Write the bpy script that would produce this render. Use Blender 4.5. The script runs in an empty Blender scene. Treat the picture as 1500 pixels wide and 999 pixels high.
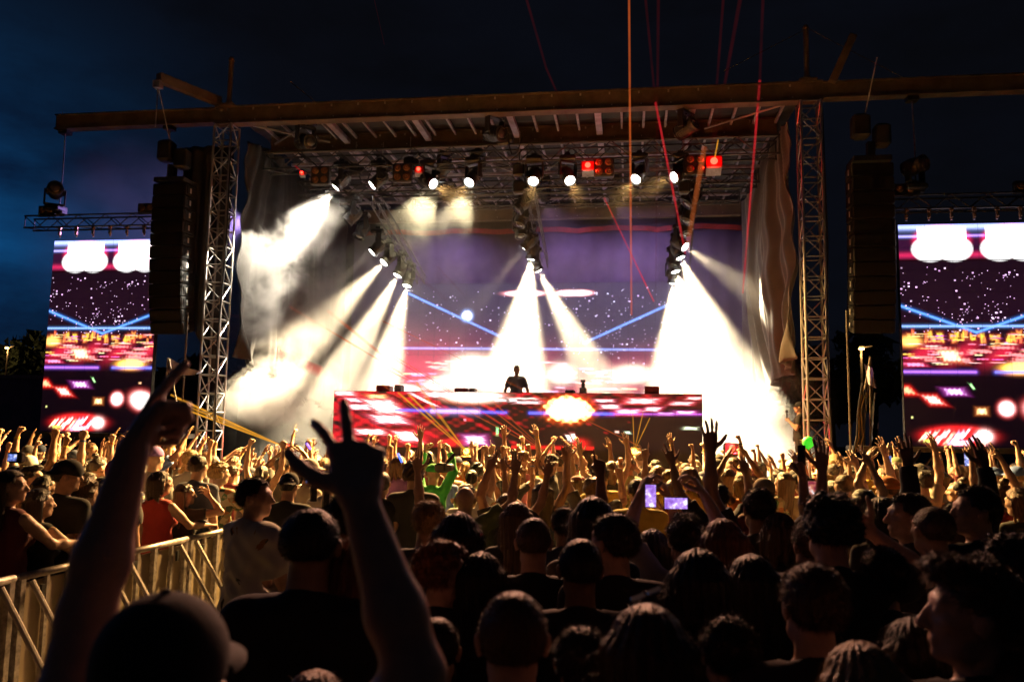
import bpy, math, random
import numpy as np
from mathutils import Vector, Matrix, Euler

random.seed(7); rng = np.random.default_rng(7)
S = bpy.context.scene
C = S.collection
R = math.radians

# ------------------------------------------------------------------ camera
FPX, CX, CY, CAMH = 1200.0, 750.0, 499.5, 2.12
PSI, PITCH, ROLL = R(8.2), R(6.5), R(0.94)
fw = Vector((-math.sin(PSI)*math.cos(PITCH), math.cos(PSI)*math.cos(PITCH), math.sin(PITCH)))
r0 = Vector((math.cos(PSI), math.sin(PSI), 0)); u0 = r0.cross(fw)
CR = r0*math.cos(ROLL) + u0*math.sin(ROLL); CU = -r0*math.sin(ROLL) + u0*math.cos(ROLL)
CAM = Vector((0, 0, CAMH))
camd = bpy.data.cameras.new("camera"); cam = bpy.data.objects.new("camera", camd); C.objects.link(cam)
m = Matrix((CR, CU, -fw)).transposed().to_4x4(); m.translation = CAM
cam.matrix_world = m
camd.sensor_width = 36; camd.lens = 36*FPX/1500; camd.clip_end = 3000; camd.clip_start = 0.05
camd.dof.use_dof = True; camd.dof.focus_distance = 12.0; camd.dof.aperture_fstop = 3.2
S.camera = cam

def ray(px, py): return (fw + CR*((px-CX)/FPX) - CU*((py-CY)/FPX))
def P(px, py, Y): d = ray(px, py); return CAM + d*(Y/d.y)          # point seen there on the plane y = Y
def PX(px, py, X): d = ray(px, py); return CAM + d*(X/d.x)
def PD(px, py, D): return CAM + ray(px, py)*D                      # at camera depth D
def proj(p):
    q = Vector(p)-CAM; z = q.dot(fw); return CX+FPX*q.dot(CR)/z, CY-FPX*q.dot(CU)/z, z

# ------------------------------------------------------------------ view, world
S.view_settings.view_transform = 'Standard'; S.view_settings.look = 'None'
S.view_settings.exposure = 0; S.view_settings.gamma = 1
S.cycles.use_denoising = True
S.cycles.max_bounces = 5; S.cycles.diffuse_bounces = 1; S.cycles.glossy_bounces = 2
S.cycles.transmission_bounces = 2; S.cycles.volume_bounces = 0; S.cycles.transparent_max_bounces = 24
S.cycles.volume_step_rate = 1.0; S.cycles.volume_max_steps = 128
S.cycles.sample_clamp_indirect = 3.0
S.cycles.use_light_tree = True

def nd(nt, typ, **kw):
    n = nt.nodes.new(typ)
    for k, v in kw.items():
        if k.startswith('i_'):
            key = k[2:]; key = int(key) if key.isdigit() else key.replace('_', ' ')
            n.inputs[key].default_value = v
        else: setattr(n, k, v)
    return n
def ramp(nt, fac, stops, interp='LINEAR'):
    n = nt.nodes.new('ShaderNodeValToRGB'); n.color_ramp.interpolation = interp
    e = n.color_ramp.elements
    while len(e) < len(stops): e.new(0.5)
    for i, (p, c) in enumerate(stops):
        e[i].position = p; e[i].color = c if len(c) == 4 else (*c, 1)
    nt.links.new(fac, n.inputs[0]); return n.outputs[0]
def mth(nt, op, a, b=None, c=None, clamp=False):
    n = nt.nodes.new('ShaderNodeMath'); n.operation = op; n.use_clamp = clamp
    for i, v in enumerate((a, b, c)):
        if v is None: continue
        if isinstance(v, (int, float)): n.inputs[i].default_value = v
        else: nt.links.new(v, n.inputs[i])
    return n.outputs[0]

W = bpy.data.worlds.new("World"); S.world = W; W.use_nodes = True
nt = W.node_tree; nt.nodes.clear()
out = nt.nodes.new('ShaderNodeOutputWorld'); bg = nt.nodes.new('ShaderNodeBackground')
tc = nt.nodes.new('ShaderNodeTexCoord')
sep = nt.nodes.new('ShaderNodeSeparateXYZ'); nt.links.new(tc.outputs['Generated'], sep.inputs[0])
az = mth(nt, 'ARCTAN2', sep.outputs[0], sep.outputs[1])            # 0 straight at the stage, negative to the left
# last light low in the west (far left), black overhead and to the east
west = mth(nt, 'SUBTRACT', 1.0, mth(nt, 'MULTIPLY', mth(nt, 'ABSOLUTE', mth(nt, 'ADD', az, 1.0)), 1.75), None, True)
low = mth(nt, 'SUBTRACT', 1.0, mth(nt, 'MULTIPLY', mth(nt, 'ABSOLUTE', mth(nt, 'SUBTRACT', sep.outputs[2], 0.19)), 2.4), None, True)
no = nd(nt, 'ShaderNodeTexNoise', i_Scale=3.2, i_Detail=7.0, i_Roughness=0.6)
mp = nd(nt, 'ShaderNodeMapping'); mp.inputs['Scale'].default_value = (1, 1, 2.6)
nt.links.new(tc.outputs['Generated'], mp.inputs[0]); nt.links.new(mp.outputs[0], no.inputs['Vector'])
cl = ramp(nt, no.outputs[0], [(0.40, (1, 1, 1)), (0.66, (0.22, 0.20, 0.26))])
g = mth(nt, 'MULTIPLY', mth(nt, 'POWER', west, 1.5), mth(nt, 'POWER', low, 3.2))
col = nd(nt, 'ShaderNodeMix', data_type='RGBA', blend_type='MULTIPLY'); col.inputs[0].default_value = 1
glow = nd(nt, 'ShaderNodeMix', data_type='RGBA', blend_type='MIX')
glow.inputs[6].default_value = (0.0008, 0.0012, 0.0032, 1); glow.inputs[7].default_value = (0.006, 0.18, 0.56, 1)
nt.links.new(g, glow.inputs[0])
nt.links.new(glow.outputs[2], col.inputs[6]); nt.links.new(cl, col.inputs[7])
addn = nd(nt, 'ShaderNodeMix', data_type='RGBA', blend_type='ADD'); addn.inputs[0].default_value = 1
addn.inputs[7].default_value = (0.0018, 0.0020, 0.0026, 1)
nt.links.new(col.outputs[2], addn.inputs[6]); nt.links.new(addn.outputs[2], bg.inputs[0])
bg.inputs[1].default_value = 1.0; nt.links.new(bg.outputs[0], out.inputs[0])

# ------------------------------------------------------------------ materials
MATS = {}
def mat(name, col=(0.5,)*3, rough=0.6, metal=0.0, var=0.25, scale=8.0, bump=0.0, spec=0.5, obj=True, col2=None, sheen=0.0, stretch=None):
    if name in MATS: return MATS[name]
    m_ = bpy.data.materials.new(name); m_.use_nodes = True; t = m_.node_tree
    b = t.nodes['Principled BSDF']
    tcn = t.nodes.new('ShaderNodeTexCoord')
    n = nd(t, 'ShaderNodeTexNoise', i_Scale=scale, i_Detail=5.0, i_Roughness=0.6)
    if stretch:
        mpn = nd(t, 'ShaderNodeMapping'); mpn.inputs['Scale'].default_value = stretch
        t.links.new(tcn.outputs['Object'], mpn.inputs[0]); t.links.new(mpn.outputs[0], n.inputs['Vector'])
    else: t.links.new(tcn.outputs['Object'], n.inputs['Vector'])
    c2 = col2 or tuple(c*(1-var) for c in col); c1 = tuple(min(1, c*(1+var*0.6)) for c in col)
    cr = ramp(t, n.outputs[0], [(0.35, c2), (0.65, c1)])
    t.links.new(cr, b.inputs['Base Color'])
    b.inputs['Roughness'].default_value = rough; b.inputs['Metallic'].default_value = metal
    b.inputs['Specular IOR Level'].default_value = spec
    if sheen: b.inputs['Sheen Weight'].default_value = sheen
    if bump:
        bn = nd(t, 'ShaderNodeBump', i_Strength=bump); bn.inputs['Distance'].default_value = 0.02
        t.links.new(n.outputs[0], bn.inputs['Height']); t.links.new(bn.outputs[0], b.inputs['Normal'])
    MATS[name] = m_; return m_
def emis(name, col, strength, base=(0.02,)*3, sampling='AUTO'):
    if name in MATS: return MATS[name]
    m_ = bpy.data.materials.new(name); m_.use_nodes = True
    b = m_.node_tree.nodes['Principled BSDF']; b.inputs['Base Color'].default_value = (*base, 1)
    b.inputs['Emission Color'].default_value = (*col, 1); b.inputs['Emission Strength'].default_value = strength
    m_.cycles.emission_sampling = sampling
    MATS[name] = m_; return m_
M_STEELP = mat('brown_painted_steel', (0.13, 0.098, 0.07), 0.55, 0.0, 0.4, 3, 0.15)
M_ALU = mat('aluminium_truss', (0.62, 0.60, 0.57), 0.38, 0.85, 0.2, 12)
M_ALUD = mat('dull_aluminium', (0.42, 0.41, 0.42), 0.5, 0.6, 0.3, 8)
M_BLK = mat('black_metal', (0.025, 0.025, 0.027), 0.45, 0.1, 0.3, 10)
M_BLKP = mat('black_plastic', (0.02, 0.02, 0.022), 0.35, 0.0, 0.3, 20)
M_GRILLE = mat('speaker_grille', (0.006, 0.006, 0.007), 0.6, 0.3, 0.5, 60, 0.4)
M_CAB = mat('speaker_cabinet_paint', (0.009, 0.009, 0.010), 0.6, 0.0, 0.4, 30, 0.3)
M_DRAPE = mat('dark_drape', (0.055, 0.045, 0.05), 0.75, 0.0, 0.25, 3, 0.0, sheen=0.3)
M_ROOF = mat('roof_canvas', (0.028, 0.028, 0.038), 0.8, 0.0, 0.3, 2, 0.2)
M_DECK = mat('stage_deck_black', (0.03, 0.03, 0.03), 0.6, 0.0, 0.4, 4, 0.1)
M_WHITE = mat('white_label', (0.75, 0.75, 0.74), 0.5, 0.0, 0.1)
M_LENS = emis('lit_lens', (1.0, 0.97, 0.9), 40.0, sampling='NONE')
M_GLASS = mat('dark_lens_glass', (0.05, 0.05, 0.06), 0.08, 0.0, 0.2, spec=0.9)
M_WARMGL = mat('warm_unlit_bulb', (0.55, 0.30, 0.16), 0.2, 0.6, 0.2)

# ------------------------------------------------------------------ mesh helpers
class MB:
    def __init__(s): s.v = []; s.f = []; s.mi = []; s.cur = 0
    def add(s, vs, fs):
        o = len(s.v); s.v += [tuple(v) for v in vs]; s.f += [tuple(i+o for i in f) for f in fs]; s.mi += [s.cur]*len(fs)
    def box(s, c, d, rot=None, ch=0.0):
        hx, hy, hz = d[0]/2, d[1]/2, d[2]/2
        if ch > 0:
            vs = []
            for z, k in ((-hz, 1), (-hz+ch, 0), (hz-ch, 0), (hz, 1)):
                a, b = hx-(ch if k else 0), hy-(ch if k else 0)
                q = ch*0.6
                for x, y in ((a, -b+q), (a, b-q), (a-q, b), (-a+q, b), (-a, b-q), (-a, -b+q), (-a+q, -b), (a-q, -b)): vs.append((x, y, z))
            fs = [tuple(range(7, -1, -1)), tuple(range(24, 32))]
            for l in range(3):
                for i in range(8): j = (i+1) % 8; fs.append((l*8+i, l*8+j, l*8+8+j, l*8+8+i))
        else:
            vs = [(x, y, z) for z in (-hz, hz) for x, y in ((-hx, -hy), (hx, -hy), (hx, hy), (-hx, hy))]
            fs = [(3, 2, 1, 0), (4, 5, 6, 7), (0, 1, 5, 4), (1, 2, 6, 5), (2, 3, 7, 6), (3, 0, 4, 7)]
        c = Vector(c)
        s.add([(rot @ Vector(v) if rot else Vector(v)) + c for v in vs], fs); return s
    def tube(s, a, b, r, r2=None, n=8, cap=True):
        a, b = Vector(a), Vector(b); r2 = r if r2 is None else r2
        z = (b-a).normalized(); x = z.orthogonal().normalized(); y = z.cross(x)
        vs = []
        for p, rr in ((a, r), (b, r2)):
            for i in range(n):
                t = 2*math.pi*i/n; vs.append(p + x*rr*math.cos(t) + y*rr*math.sin(t))
        fs = [(i, (i+1) % n, n+(i+1) % n, n+i) for i in range(n)]
        if cap: fs += [tuple(range(n-1, -1, -1)), tuple(range(n, 2*n))]
        s.add(vs, fs); return s
    def path(s, pts, r, n=6):
        for a, b in zip(pts, pts[1:]): s.tube(a, b, r, n=n)
        return s
    def lathe(s, prof, n=16, mtx=None):
        vs = []; fs = []
        for (r, z) in prof:
            for i in range(n):
                t = 2*math.pi*i/n; v = Vector((r*math.cos(t), r*math.sin(t), z)); vs.append(mtx @ v if mtx else v)
        for l in range(len(prof)-1):
            for i in range(n): j = (i+1) % n; fs.append((l*n+i, l*n+j, l*n+n+j, l*n+n+i))
        fs.append(tuple(range(n-1, -1, -1))); fs.append(tuple(range((len(prof)-1)*n, len(prof)*n)))
        s.add(vs, fs); return s
    def sheet(s, fn, nu, nv):
        vs = [fn(i/nu, j/nv) for j in range(nv+1) for i in range(nu+1)]
        fs = [(j*(nu+1)+i, j*(nu+1)+i+1, (j+1)*(nu+1)+i+1, (j+1)*(nu+1)+i) for j in range(nv) for i in range(nu)]
        s.add(vs, fs); return s
    def mesh(s, name, mats, smooth=False):
        me = bpy.data.meshes.new(name); me.from_pydata(s.v, [], s.f)
        for m_ in (mats if isinstance(mats, (list, tuple)) else [mats]): me.materials.append(m_)
        if any(s.mi): me.polygons.foreach_set('material_index', s.mi)
        if smooth: me.polygons.foreach_set('use_smooth', [True]*len(me.polygons))
        me.update(); return me
    def build(s, name, mats, parent=None, smooth=False, loc=None):
        o = bpy.data.objects.new(name, s.mesh(name, mats, smooth)); C.objects.link(o)
        if parent: o.parent = parent
        if loc is not None: o.location = loc
        return o
LABELS = {}
def tag(o, label=None, cat=None, group=None, kind=None):
    if label:
        o['label'] = label
        LABELS[label] = LABELS.get(label, 0)+1
    if cat: o['category'] = cat
    if group: o['group'] = group
    if kind: o['kind'] = kind
    return o
def empty(name, loc=(0, 0, 0), rot=None, parent=None):
    o = bpy.data.objects.new(name, None); C.objects.link(o); o.location = loc
    if rot is not None: o.rotation_euler = rot
    if parent: o.parent = parent
    return o
def inst(name, me, parent=None, mtx=None, mats=None):
    o = bpy.data.objects.new(name, me); C.objects.link(o)
    if parent: o.parent = parent
    if mtx is not None: o.matrix_local = mtx
    if mats:
        for i, m_ in enumerate(mats):
            if i < len(o.material_slots): o.material_slots[i].link = 'OBJECT'; o.material_slots[i].material = m_
    return o
def copy_tree(o, parent=None):
    c = o.copy(); C.objects.link(c); c.parent = parent
    c.matrix_parent_inverse = o.matrix_parent_inverse.copy()
    for ch in o.children: copy_tree(ch, c)
    return c
def frame_z(d, up=Vector((0, 0, 1))):
    z = Vector(d).normalized(); x = up.cross(z)
    x = x.normalized() if x.length > 1e-5 else Vector((1, 0, 0)); y = z.cross(x)
    return Matrix((x, y, z)).transposed()
UNIT = {}
def strut(name, a, b, r, m_, parent=None, n=6):
    key = (m_.name, n)
    if key not in UNIT: UNIT[key] = MB().tube((0, 0, 0), (0, 0, 1), 1.0, n=n).mesh('tube_piece', m_, smooth=False)
    a, b = Vector(a), Vector(b)
    M = frame_z(b-a).to_4x4() @ Matrix.Diagonal((r, r, (b-a).length, 1)); M.translation = a
    return inst(name, UNIT[key], parent, M)
def spot(name, loc, target, power, deg, blend=0.3, col=(1, 0.9, 0.72), r=0.06):
    l = bpy.data.lights.new(name, 'SPOT'); l.energy = power; l.spot_size = R(deg); l.spot_blend = blend
    l.color = col; l.shadow_soft_size = r
    o = bpy.data.objects.new(name, l); C.objects.link(o)
    M = frame_z(Vector(loc)-Vector(target)).to_4x4(); M.translation = loc; o.matrix_world = M
    return o

# ================================================================== STAGE
XC = -2.72
def mir(x): return 2*XC - x
# ---- ground and far surroundings
def ground_z(u, v):
    x, y = -160+320*u, -40+300*v
    return (x, y, 0.03*math.sin(x*1.3)*math.cos(y*0.9))
M_GND = mat('trampled_grass', (0.035, 0.035, 0.02), 0.95, 0, 0.5, 3, 0.5, col2=(0.055, 0.045, 0.03))
tag(MB().sheet(ground_z, 120, 110).build('ground', M_GND), kind='structure')

# ---- stage deck
deck = MB().box((XC, 21.3, 1.15), (13.2, 7.6, 0.28)).build('stage_deck', M_DECK); deck['kind'] = 'structure'
sk = MB().sheet(lambda u, v: (XC-6.6+13.2*u, 17.45+0.04*math.sin(u*260), 0.0+1.0*v), 400, 1)
sk.build('deck_skirt', M_DRAPE, deck)
edge = MB().box((XC, 17.48, 1.30), (13.2, 0.06, 0.03)).build('deck_edge_trim', M_ALUD, deck)

# ---- roof
roof = tag(empty('stage_roof', (XC, 20.8, 8.9)), 'brown steel mobile stage roof with long beams over the stage', 'stage roof')
roof.location = (0, 0, 0)
def ibeam(name, x0, x1, y, z0, z1, w, parent, m_=M_STEELP, rivets=True):
    b = MB(); t = 0.03
    b.box(((x0+x1)/2, y, (z0+z1)/2), (x1-x0, w*0.55, z1-z0-2*t))
    b.box(((x0+x1)/2, y, z1-t/2), (x1-x0, w, t)); b.box(((x0+x1)/2, y, z0+t/2), (x1-x0, w, t))
    o = b.build(name, m_, parent)
    if rivets:
        r_ = MB(); n = int((x1-x0)/0.62)
        for i in range(n):
            x = x0+0.3+i*0.62; r_.box((x, y-w*0.275-0.012, z1-0.075), (0.035, 0.024, 0.05)); r_.box((x+0.05, y-w*0.275-0.008, z0+0.09), (0.025, 0.016, 0.025))
        r_.build('bolt_row', M_ALUD, o)
    return o
ibeam('front_beam', -9.4, 3.95, 17.0, 9.05, 9.47, 0.26, roof)
ibeam('end_beam', -13.42, -9.404, 17.0, 9.09, 9.45, 0.24, roof, rivets=False)
ibeam('end_beam', 3.954, mir(-13.42), 17.0, 9.09, 9.45, 0.24, roof, rivets=False)
ibeam('middle_beam', -8.75, 3.3, 18.55, 8.93, 9.33, 0.22, roof)
ibeam('rear_beam', -8.75, 3.3, 24.6, 8.72, 9.12, 0.22, roof)
# rafters and ribs seen between the beams
M_RAFT = mat('pale_rafter_paint', (0.48, 0.46, 0.54), 0.5, 0.2, 0.3, 6)
RX = [P(478, 182, 17).x, P(605, 178, 17).x, P(745, 172, 17).x, P(875, 165, 17).x, P(1015, 160, 17).x]
for x in RX:
    MB().box((x, 17.78, 9.10), (0.14, 1.30, 0.10)).build('rafter', M_RAFT, roof)
    MB().box((x, 21.6, 9.10), (0.14, 5.86, 0.10)).build('rafter', M_RAFT, roof)
x = -8.5; ribm = MB().box((0, 17.78, 0), (0.05, 1.30, 0.06)).mesh('rib', M_RAFT); rib2 = MB().box((0, 21.6, 0), (0.05, 5.86, 0.06)).mesh('rib', M_RAFT)
while x < 3.3:
    if min(abs(x-q) for q in RX) > 0.15:
        inst('rib', ribm, roof, Matrix.Translation((x, 0, 9.20))); inst('rib', rib2, roof, Matrix.Translation((x, 0, 9.20)))
    x += 0.49
for y in (19.7, 20.9, 22.1, 23.3):
    MB().box((XC, y, 9.00), (12.0, 0.07, 0.07)).build('purlin', M_RAFT, roof)
for i in range(len(RX)-1):
    for (ya, yb) in ((18.8, 21.5), (21.5, 24.3)):
        a, b = (RX[i], RX[i+1]) if i % 2 else (RX[i+1], RX[i])
        strut('wind_brace', (a, ya, 9.06), (b, yb, 9.06), 0.022, M_ALUD, roof)
strut('wind_brace', (-8.6, 17.2, 9.1), (-7.2, 18.4, 9.1), 0.025, M_ALUD, roof); strut('wind_brace', (-7.3, 17.2, 9.1), (-8.6, 18.4, 9.1), 0.025, M_ALUD, roof)
strut('wind_brace', (3.2, 17.2, 9.1), (1.7, 18.4, 9.1), 0.025, M_ALUD, roof)
MB().sheet(lambda u, v: (-9.0+12.6*u, 17.1+7.9*v, 9.34+0.03*math.sin(v*40)), 20, 24).build('roof_skin', M_ROOF, roof)
# masts standing on the beam and the short outriggers for the speaker chains
for s, px, pt in ((0, 335, 85), (1, 1183, 38)):
    x = P(px, 160, 17).x; zt = P(px, pt, 17).z
    b = MB().tube((x, 17, 9.47), (x, 17, zt-0.06), 0.055, n=10); b.box((x, 17, 9.50), (0.34, 0.3, 0.06)); b.tube((x, 17, 9.5), (x, 17, 9.68), 0.09, 0.055, n=10); b.tube((x, 17, zt-0.08), (x, 17, zt), 0.07, 0.05, n=10)
    b.build('mast', M_STEELP, roof)
def outrigger(x0, x1):
    a = Vector((x0, 17.0, 9.62)); e = Vector((x1, 15.5, 9.56)); d = e-a
    M = frame_z(d)
    MB().box((a+e)/2, (0.16, 0.2, d.length), M).build('outrigger', M_STEELP, roof)
    return e
OE = outrigger(-9.35, -9.95)
# right outrigger leans up beside the mast
MB().box((4.32, 16.78, 9.86), (0.15, 0.18, 1.05), Euler((0, R(24), 0)).to_matrix()).build('outrigger', M_STEELP, roof)
# guy wires
strut('guy_wire', P(1183, 42, 17), P(1060, 105, 16.8), 0.008, M_STEELP, roof, 4)
strut('guy_wire', P(1183, 42, 17), P(1330, 118, 16.8), 0.008, M_STEELP, roof, 4)
strut('guy_wire', P(425, 120, 16.9), P(465, 152, 16.9), 0.012, M_STEELP, roof, 4)

# ---- truss towers
def truss_tower(x, label):
    t = tag(empty('truss_tower', (x, 17.0, 0)), label, 'truss tower', 'silver truss towers holding the stage roof')
    h = 0.20; top = 9.03
    for sx in (-1, 1):
        for sy in (-1, 1): strut('chord', (sx*h, sy*h, 0.05), (sx*h, sy*h, top), 0.027, M_ALU, t, 8)
    nb = 22; dz = (top-0.05)/nb
    for i in range(nb+1):
        z = 0.05+i*dz - (0.0 if i < nb else 0.02) + (0.02 if i == 0 else 0)
        for a, b in (((-h, -h), (h, -h)), ((h, -h), (h, h)), ((h, h), (-h, h)), ((-h, h), (-h, -h))):
            strut('rung', (*a, z), (*b, z), 0.016, M_ALU, t)
    for i in range(nb):
        z = 0.05+i*dz; z2 = z+dz
        if i % 2 == 0: z, z2 = z2, z
        strut('brace', (-h, -h, z), (h, -h, z2), 0.014, M_ALU, t); strut('brace', (h, -h, z2), (h, h, z), 0.014, M_ALU, t)
        strut('brace', (-h, h, z2), (h, h, z), 0.014, M_ALU, t); strut('brace', (-h, -h, z2), (-h, h, z), 0.014, M_ALU, t)
    MB().box((0, 0, 0.025), (0.7, 0.7, 0.05)).build('base_plate', M_STEELP, t)
    c = MB().path([(h+0.02, -h, 8.8), (h+0.05, -h, 6), (h-0.02, -h-.03, 4), (h+0.03, -h, 2), (h, -h-.04, 0.3)], 0.018); c.build('cable', M_BLKP, t)
    return t
truss_tower(-9.13, 'silver lattice truss tower at the left side of the stage')
truss_tower(3.68, 'silver lattice truss tower at the right side of the stage beside the green balloon')

# ---- lighting trusses
def box_truss(name, a, b, w, h, label, group=None, m_=M_BLK, bay=0.45, r=0.024):
    a, b = Vector(a), Vector(b); L = (b-a).length
    t = tag(empty(name), label, 'lighting truss', group); d = (b-a).normalized(); s = d.cross(Vector((0, 0, 1))).normalized(); up = s.cross(d)
    t.location = a; M = Matrix((d, s, up)).transposed().to_4x4(); M.translation = a; t.matrix_world = M
    for sy in (-1, 1):
        for sz in (-1, 1): strut('chord', (0, sy*w/2, sz*h/2), (L, sy*w/2, sz*h/2), r, m_, t, 8)
    n = max(2, round(L/bay)); dx = L/n
    for i in range(n):
        x0, x1 = i*dx, (i+1)*dx; f = 1 if i % 2 else -1
        strut('brace', (x0, -w/2, -f*h/2), (x1, -w/2, f*h/2), r*0.55, m_, t)
        strut('brace', (x0, w/2, -f*h/2), (x1, w/2, f*h/2), r*0.55, m_, t)
        strut('brace', (x0, -f*w/2, -h/2), (x1, f*w/2, -h/2), r*0.55, m_, t)
    for x_ in (0.02, L-0.02):
        for sy in (-1, 1): strut('end_rung', (x_, sy*w/2, -h/2), (x_, sy*w/2, h/2), r*0.7, m_, t)
    return t
zA = (P(780, 212, 17.8).z + P(780, 243, 17.8).z)/2
GT = 'black lighting trusses hung under the roof'
box_truss('lighting_truss', (-8.5, 17.8, zA), (3.2, 17.8, zA), 0.4, 0.40, 'long black lighting truss across the front under the roof beams', GT)
zB = P(780, 270, 19.3).z
box_truss('lighting_truss', (-8.3, 19.3, zB), (3.0, 19.3, zB), 0.4, 0.32, 'second black cross truss hung behind the row of lit spotlights', GT)
zC = P(900, 292, 21.8).z
box_truss('lighting_truss', (-6.0, 21.8, zC), (2.9, 21.8, zC), 0.3, 0.3, 'rear cross truss under the roof near the backdrop', GT)
FG = 'sloping side trusses that carry the beam lights'
FX = (-6.0, -2.55, 1.25)
LP = {0: [((545, 370), 19.6), ((562, 385), 20.2), ((582, 404), 20.8), ((596, 419), 21.3)], 1: [((768, 364), 20.6), ((778, 380), 21.0), ((789, 397), 21.4)], 2: [((1004, 362), 20.2), ((997, 378), 20.7), ((990, 398), 21.2), ((986, 415), 21.6)]}
FA = []; M_SLOPE = mat('dull_dark_aluminium', (0.16, 0.16, 0.18), 0.4, 0.7, 0.3, 8)
for i, (x, lab) in enumerate(zip(FX, ('leftmost sloping truss with four beam lights firing to the left', 'middle sloping truss above the disc jockey with three beam lights', 'rightmost sloping truss with four beam lights firing to the right'))):
    a = Vector((x, 17.9, zA-0.3)); q0, q1 = P(*LP[i][0][0], LP[i][0][1]), P(*LP[i][-1][0], LP[i][-1][1]); a = Vector((x, 18.0, q0.z+0.35+(q0.z-q1.z)/(q1.y-q0.y)*(q0.y-18.0)*0.9)); e = Vector((x+0.1, 22.0, q1.z+0.25))
    FA.append((a, e)); box_truss('sloping_truss', a+Vector((0.14, 0, 0.05)), e+Vector((0.14, 0, 0.05)), 0.20, 0.24, lab, FG, M_SLOPE, 0.62, 0.015)
# motor cluster boxes and dangling cables at the centre
HN = ['directly under the middle of the front beam', 'right of the leftmost blinder cluster', 'at the top of the middle sloping truss', 'just below the top of the middle sloping truss', 'left of the second blinder', 'at the top of the rightmost sloping truss', 'just below the top of the rightmost sloping truss', 'above the leftmost sloping truss']
for hn, (px, py, Y) in zip(HN, ((738, 205, 17.4), (600, 240, 18.0), (760, 250, 17.9), (760, 275, 17.9), (560, 245, 18.3), (1000, 245, 17.9), (1002, 275, 18.0), (520, 250, 18.2))):
    p = P(px, py, Y); t = tag(empty('chain_hoist', p), None, 'hoist', 'black chain hoists on the lighting trusses')
    b = MB().box((0, 0, 0), (0.26, 0.2, 0.3), ch=0.04).box((0.16, 0, 0.02), (0.1, 0.16, 0.18), ch=0.03); b.build('motor_housing', M_BLK, t)
    MB().path([(0, 0, 0.15), (0.01, 0, 9.0-p.z)], 0.012).build('chain', M_ALUD, t)
    MB().path([(0.1, 0, -0.1), (0.18, 0.02, -0.35), (0.3, 0, -0.3), (0.42, 0, 0.05)], 0.014).build('cable', M_BLKP, t)
    t['label'] = 'black chain hoist '+hn

# ---- moving lights
def head_mesh():
    b = MB(); pr = [(0.03, -0.24), (0.11, -0.22), (0.15, -0.12), (0.155, 0.0), (0.135, 0.10), (0.15, 0.14), (0.155, 0.20), (0.125, 0.21), (0.12, 0.185)]
    b.lathe(pr, 20); b.box((0.12, 0, -0.06), (0.10, 0.14, 0.2), ch=0.02); b.box((-0.12, 0, -0.06), (0.10, 0.14, 0.2), ch=0.02)
    for i in range(6): b.tube((0, 0, -0.2+0.04*i), (0, 0, -0.19+0.04*i), 0.162-abs(i-3)*0.006, n=16)
    return b.mesh('light_head', M_BLK, False)
HM = head_mesh()
LM = MB().lathe([(0.108, 0.188), (0.09, 0.206), (0.05, 0.216), (0.01, 0.22)], 20).mesh('lens', M_LENS, True)
LMD = MB().lathe([(0.108, 0.188), (0.09, 0.206), (0.05, 0.216), (0.01, 0.22)], 20).mesh('lens', M_GLASS, True)
BM = MB().box((0, 0, 0.0), (0.36, 0.26, 0.12), ch=0.03).box((0, 0, 0.09), (0.12, 0.1, 0.08)).box((0.1, -0.131, 0), (0.08, 0.004, 0.05)).mesh('light_base', M_BLKP)
YM = MB().box((-0.19, 0, -0.18), (0.035, 0.12, 0.34), ch=0.012).box((0.19, 0, -0.18), (0.035, 0.12, 0.34), ch=0.012).box((0, 0, -0.02), (0.4, 0.14, 0.04), ch=0.012).mesh('yoke', M_BLKP)
def moving_light(p, aim, label, group, lit=True, s=1.0, up=1, lampp=None):
    """p = lens position, aim = point it looks at; up=-1 stands on its base"""
    p = Vector(p); d = (Vector(aim)-p).normalized()
    c = p - d*0.2*s
    t = tag(empty('moving_light', c), label, 'spotlight', group)
    yaw = math.atan2(-d.x, d.y) if (abs(d.x)+abs(d.y)) > 0.01 else 0
    Mz = Matrix.Rotation(yaw, 4, 'Z'); sc = Matrix.Scale(s, 4)
    flip = Matrix.Rotation(math.pi, 4, 'X') if up < 0 else Matrix.Identity(4)
    inst('base', BM, t, sc @ flip @ Matrix.Translation((0, 0, 0.40)))
    inst('yoke', YM, t, sc @ Mz @ flip @ Matrix.Translation((0, 0, 0.33)))
    h = inst('head', HM, t, sc @ frame_z(d, Vector((0, 0, 1))).to_4x4())
    inst('lens', LM if lit else LMD, h)
    return t
GL = 'white spotlights in a row on the front truss'
for i, (px, py) in enumerate(((635, 270), (687, 268), (781, 266), (835, 265), (931, 263), (987, 260))):
    p = P(px, py, 17.55); names = ['first lit white spotlight in the row, just right of the left red laser box', 'second lit white spotlight in the row, between the pair of smoke puffs', 'lit white spotlight just right of the middle hoists', 'lit white spotlight left of the red laser box near the roof centre',
         'lit white spotlight right of a four lamp blinder', 'lit white spotlight at the top of the rightmost sloping truss']
    tgt = Vector((XC+(7.0, -3.6, 0.4, 4.2, -1.0, -7.2)[i], (13.0, 12.6, 12.2, 12.4, 12.8, 10.2)[i], 1.5))
    moving_light(p, tgt, names[i], GL)
    spot('added_rim_lamp', p+(tgt-p).normalized()*0.09, Vector((tgt.x*0.35-0.8, 5.0, 1.7)), 2300, 26, 1.0, (1.0, 0.44, 0.26), 0.12)  # extra lamp added at each fixture to rim the near heads
    spot('spotlight_lamp', p+(tgt-p).normalized()*0.08, tgt, (39000, 32000, 29000, 29000, 32000, 31000)[i], (60, 57, 55, 55, 57, 56)[i], 1.0, (1.0, 0.56, 0.17), 0.05)
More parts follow.
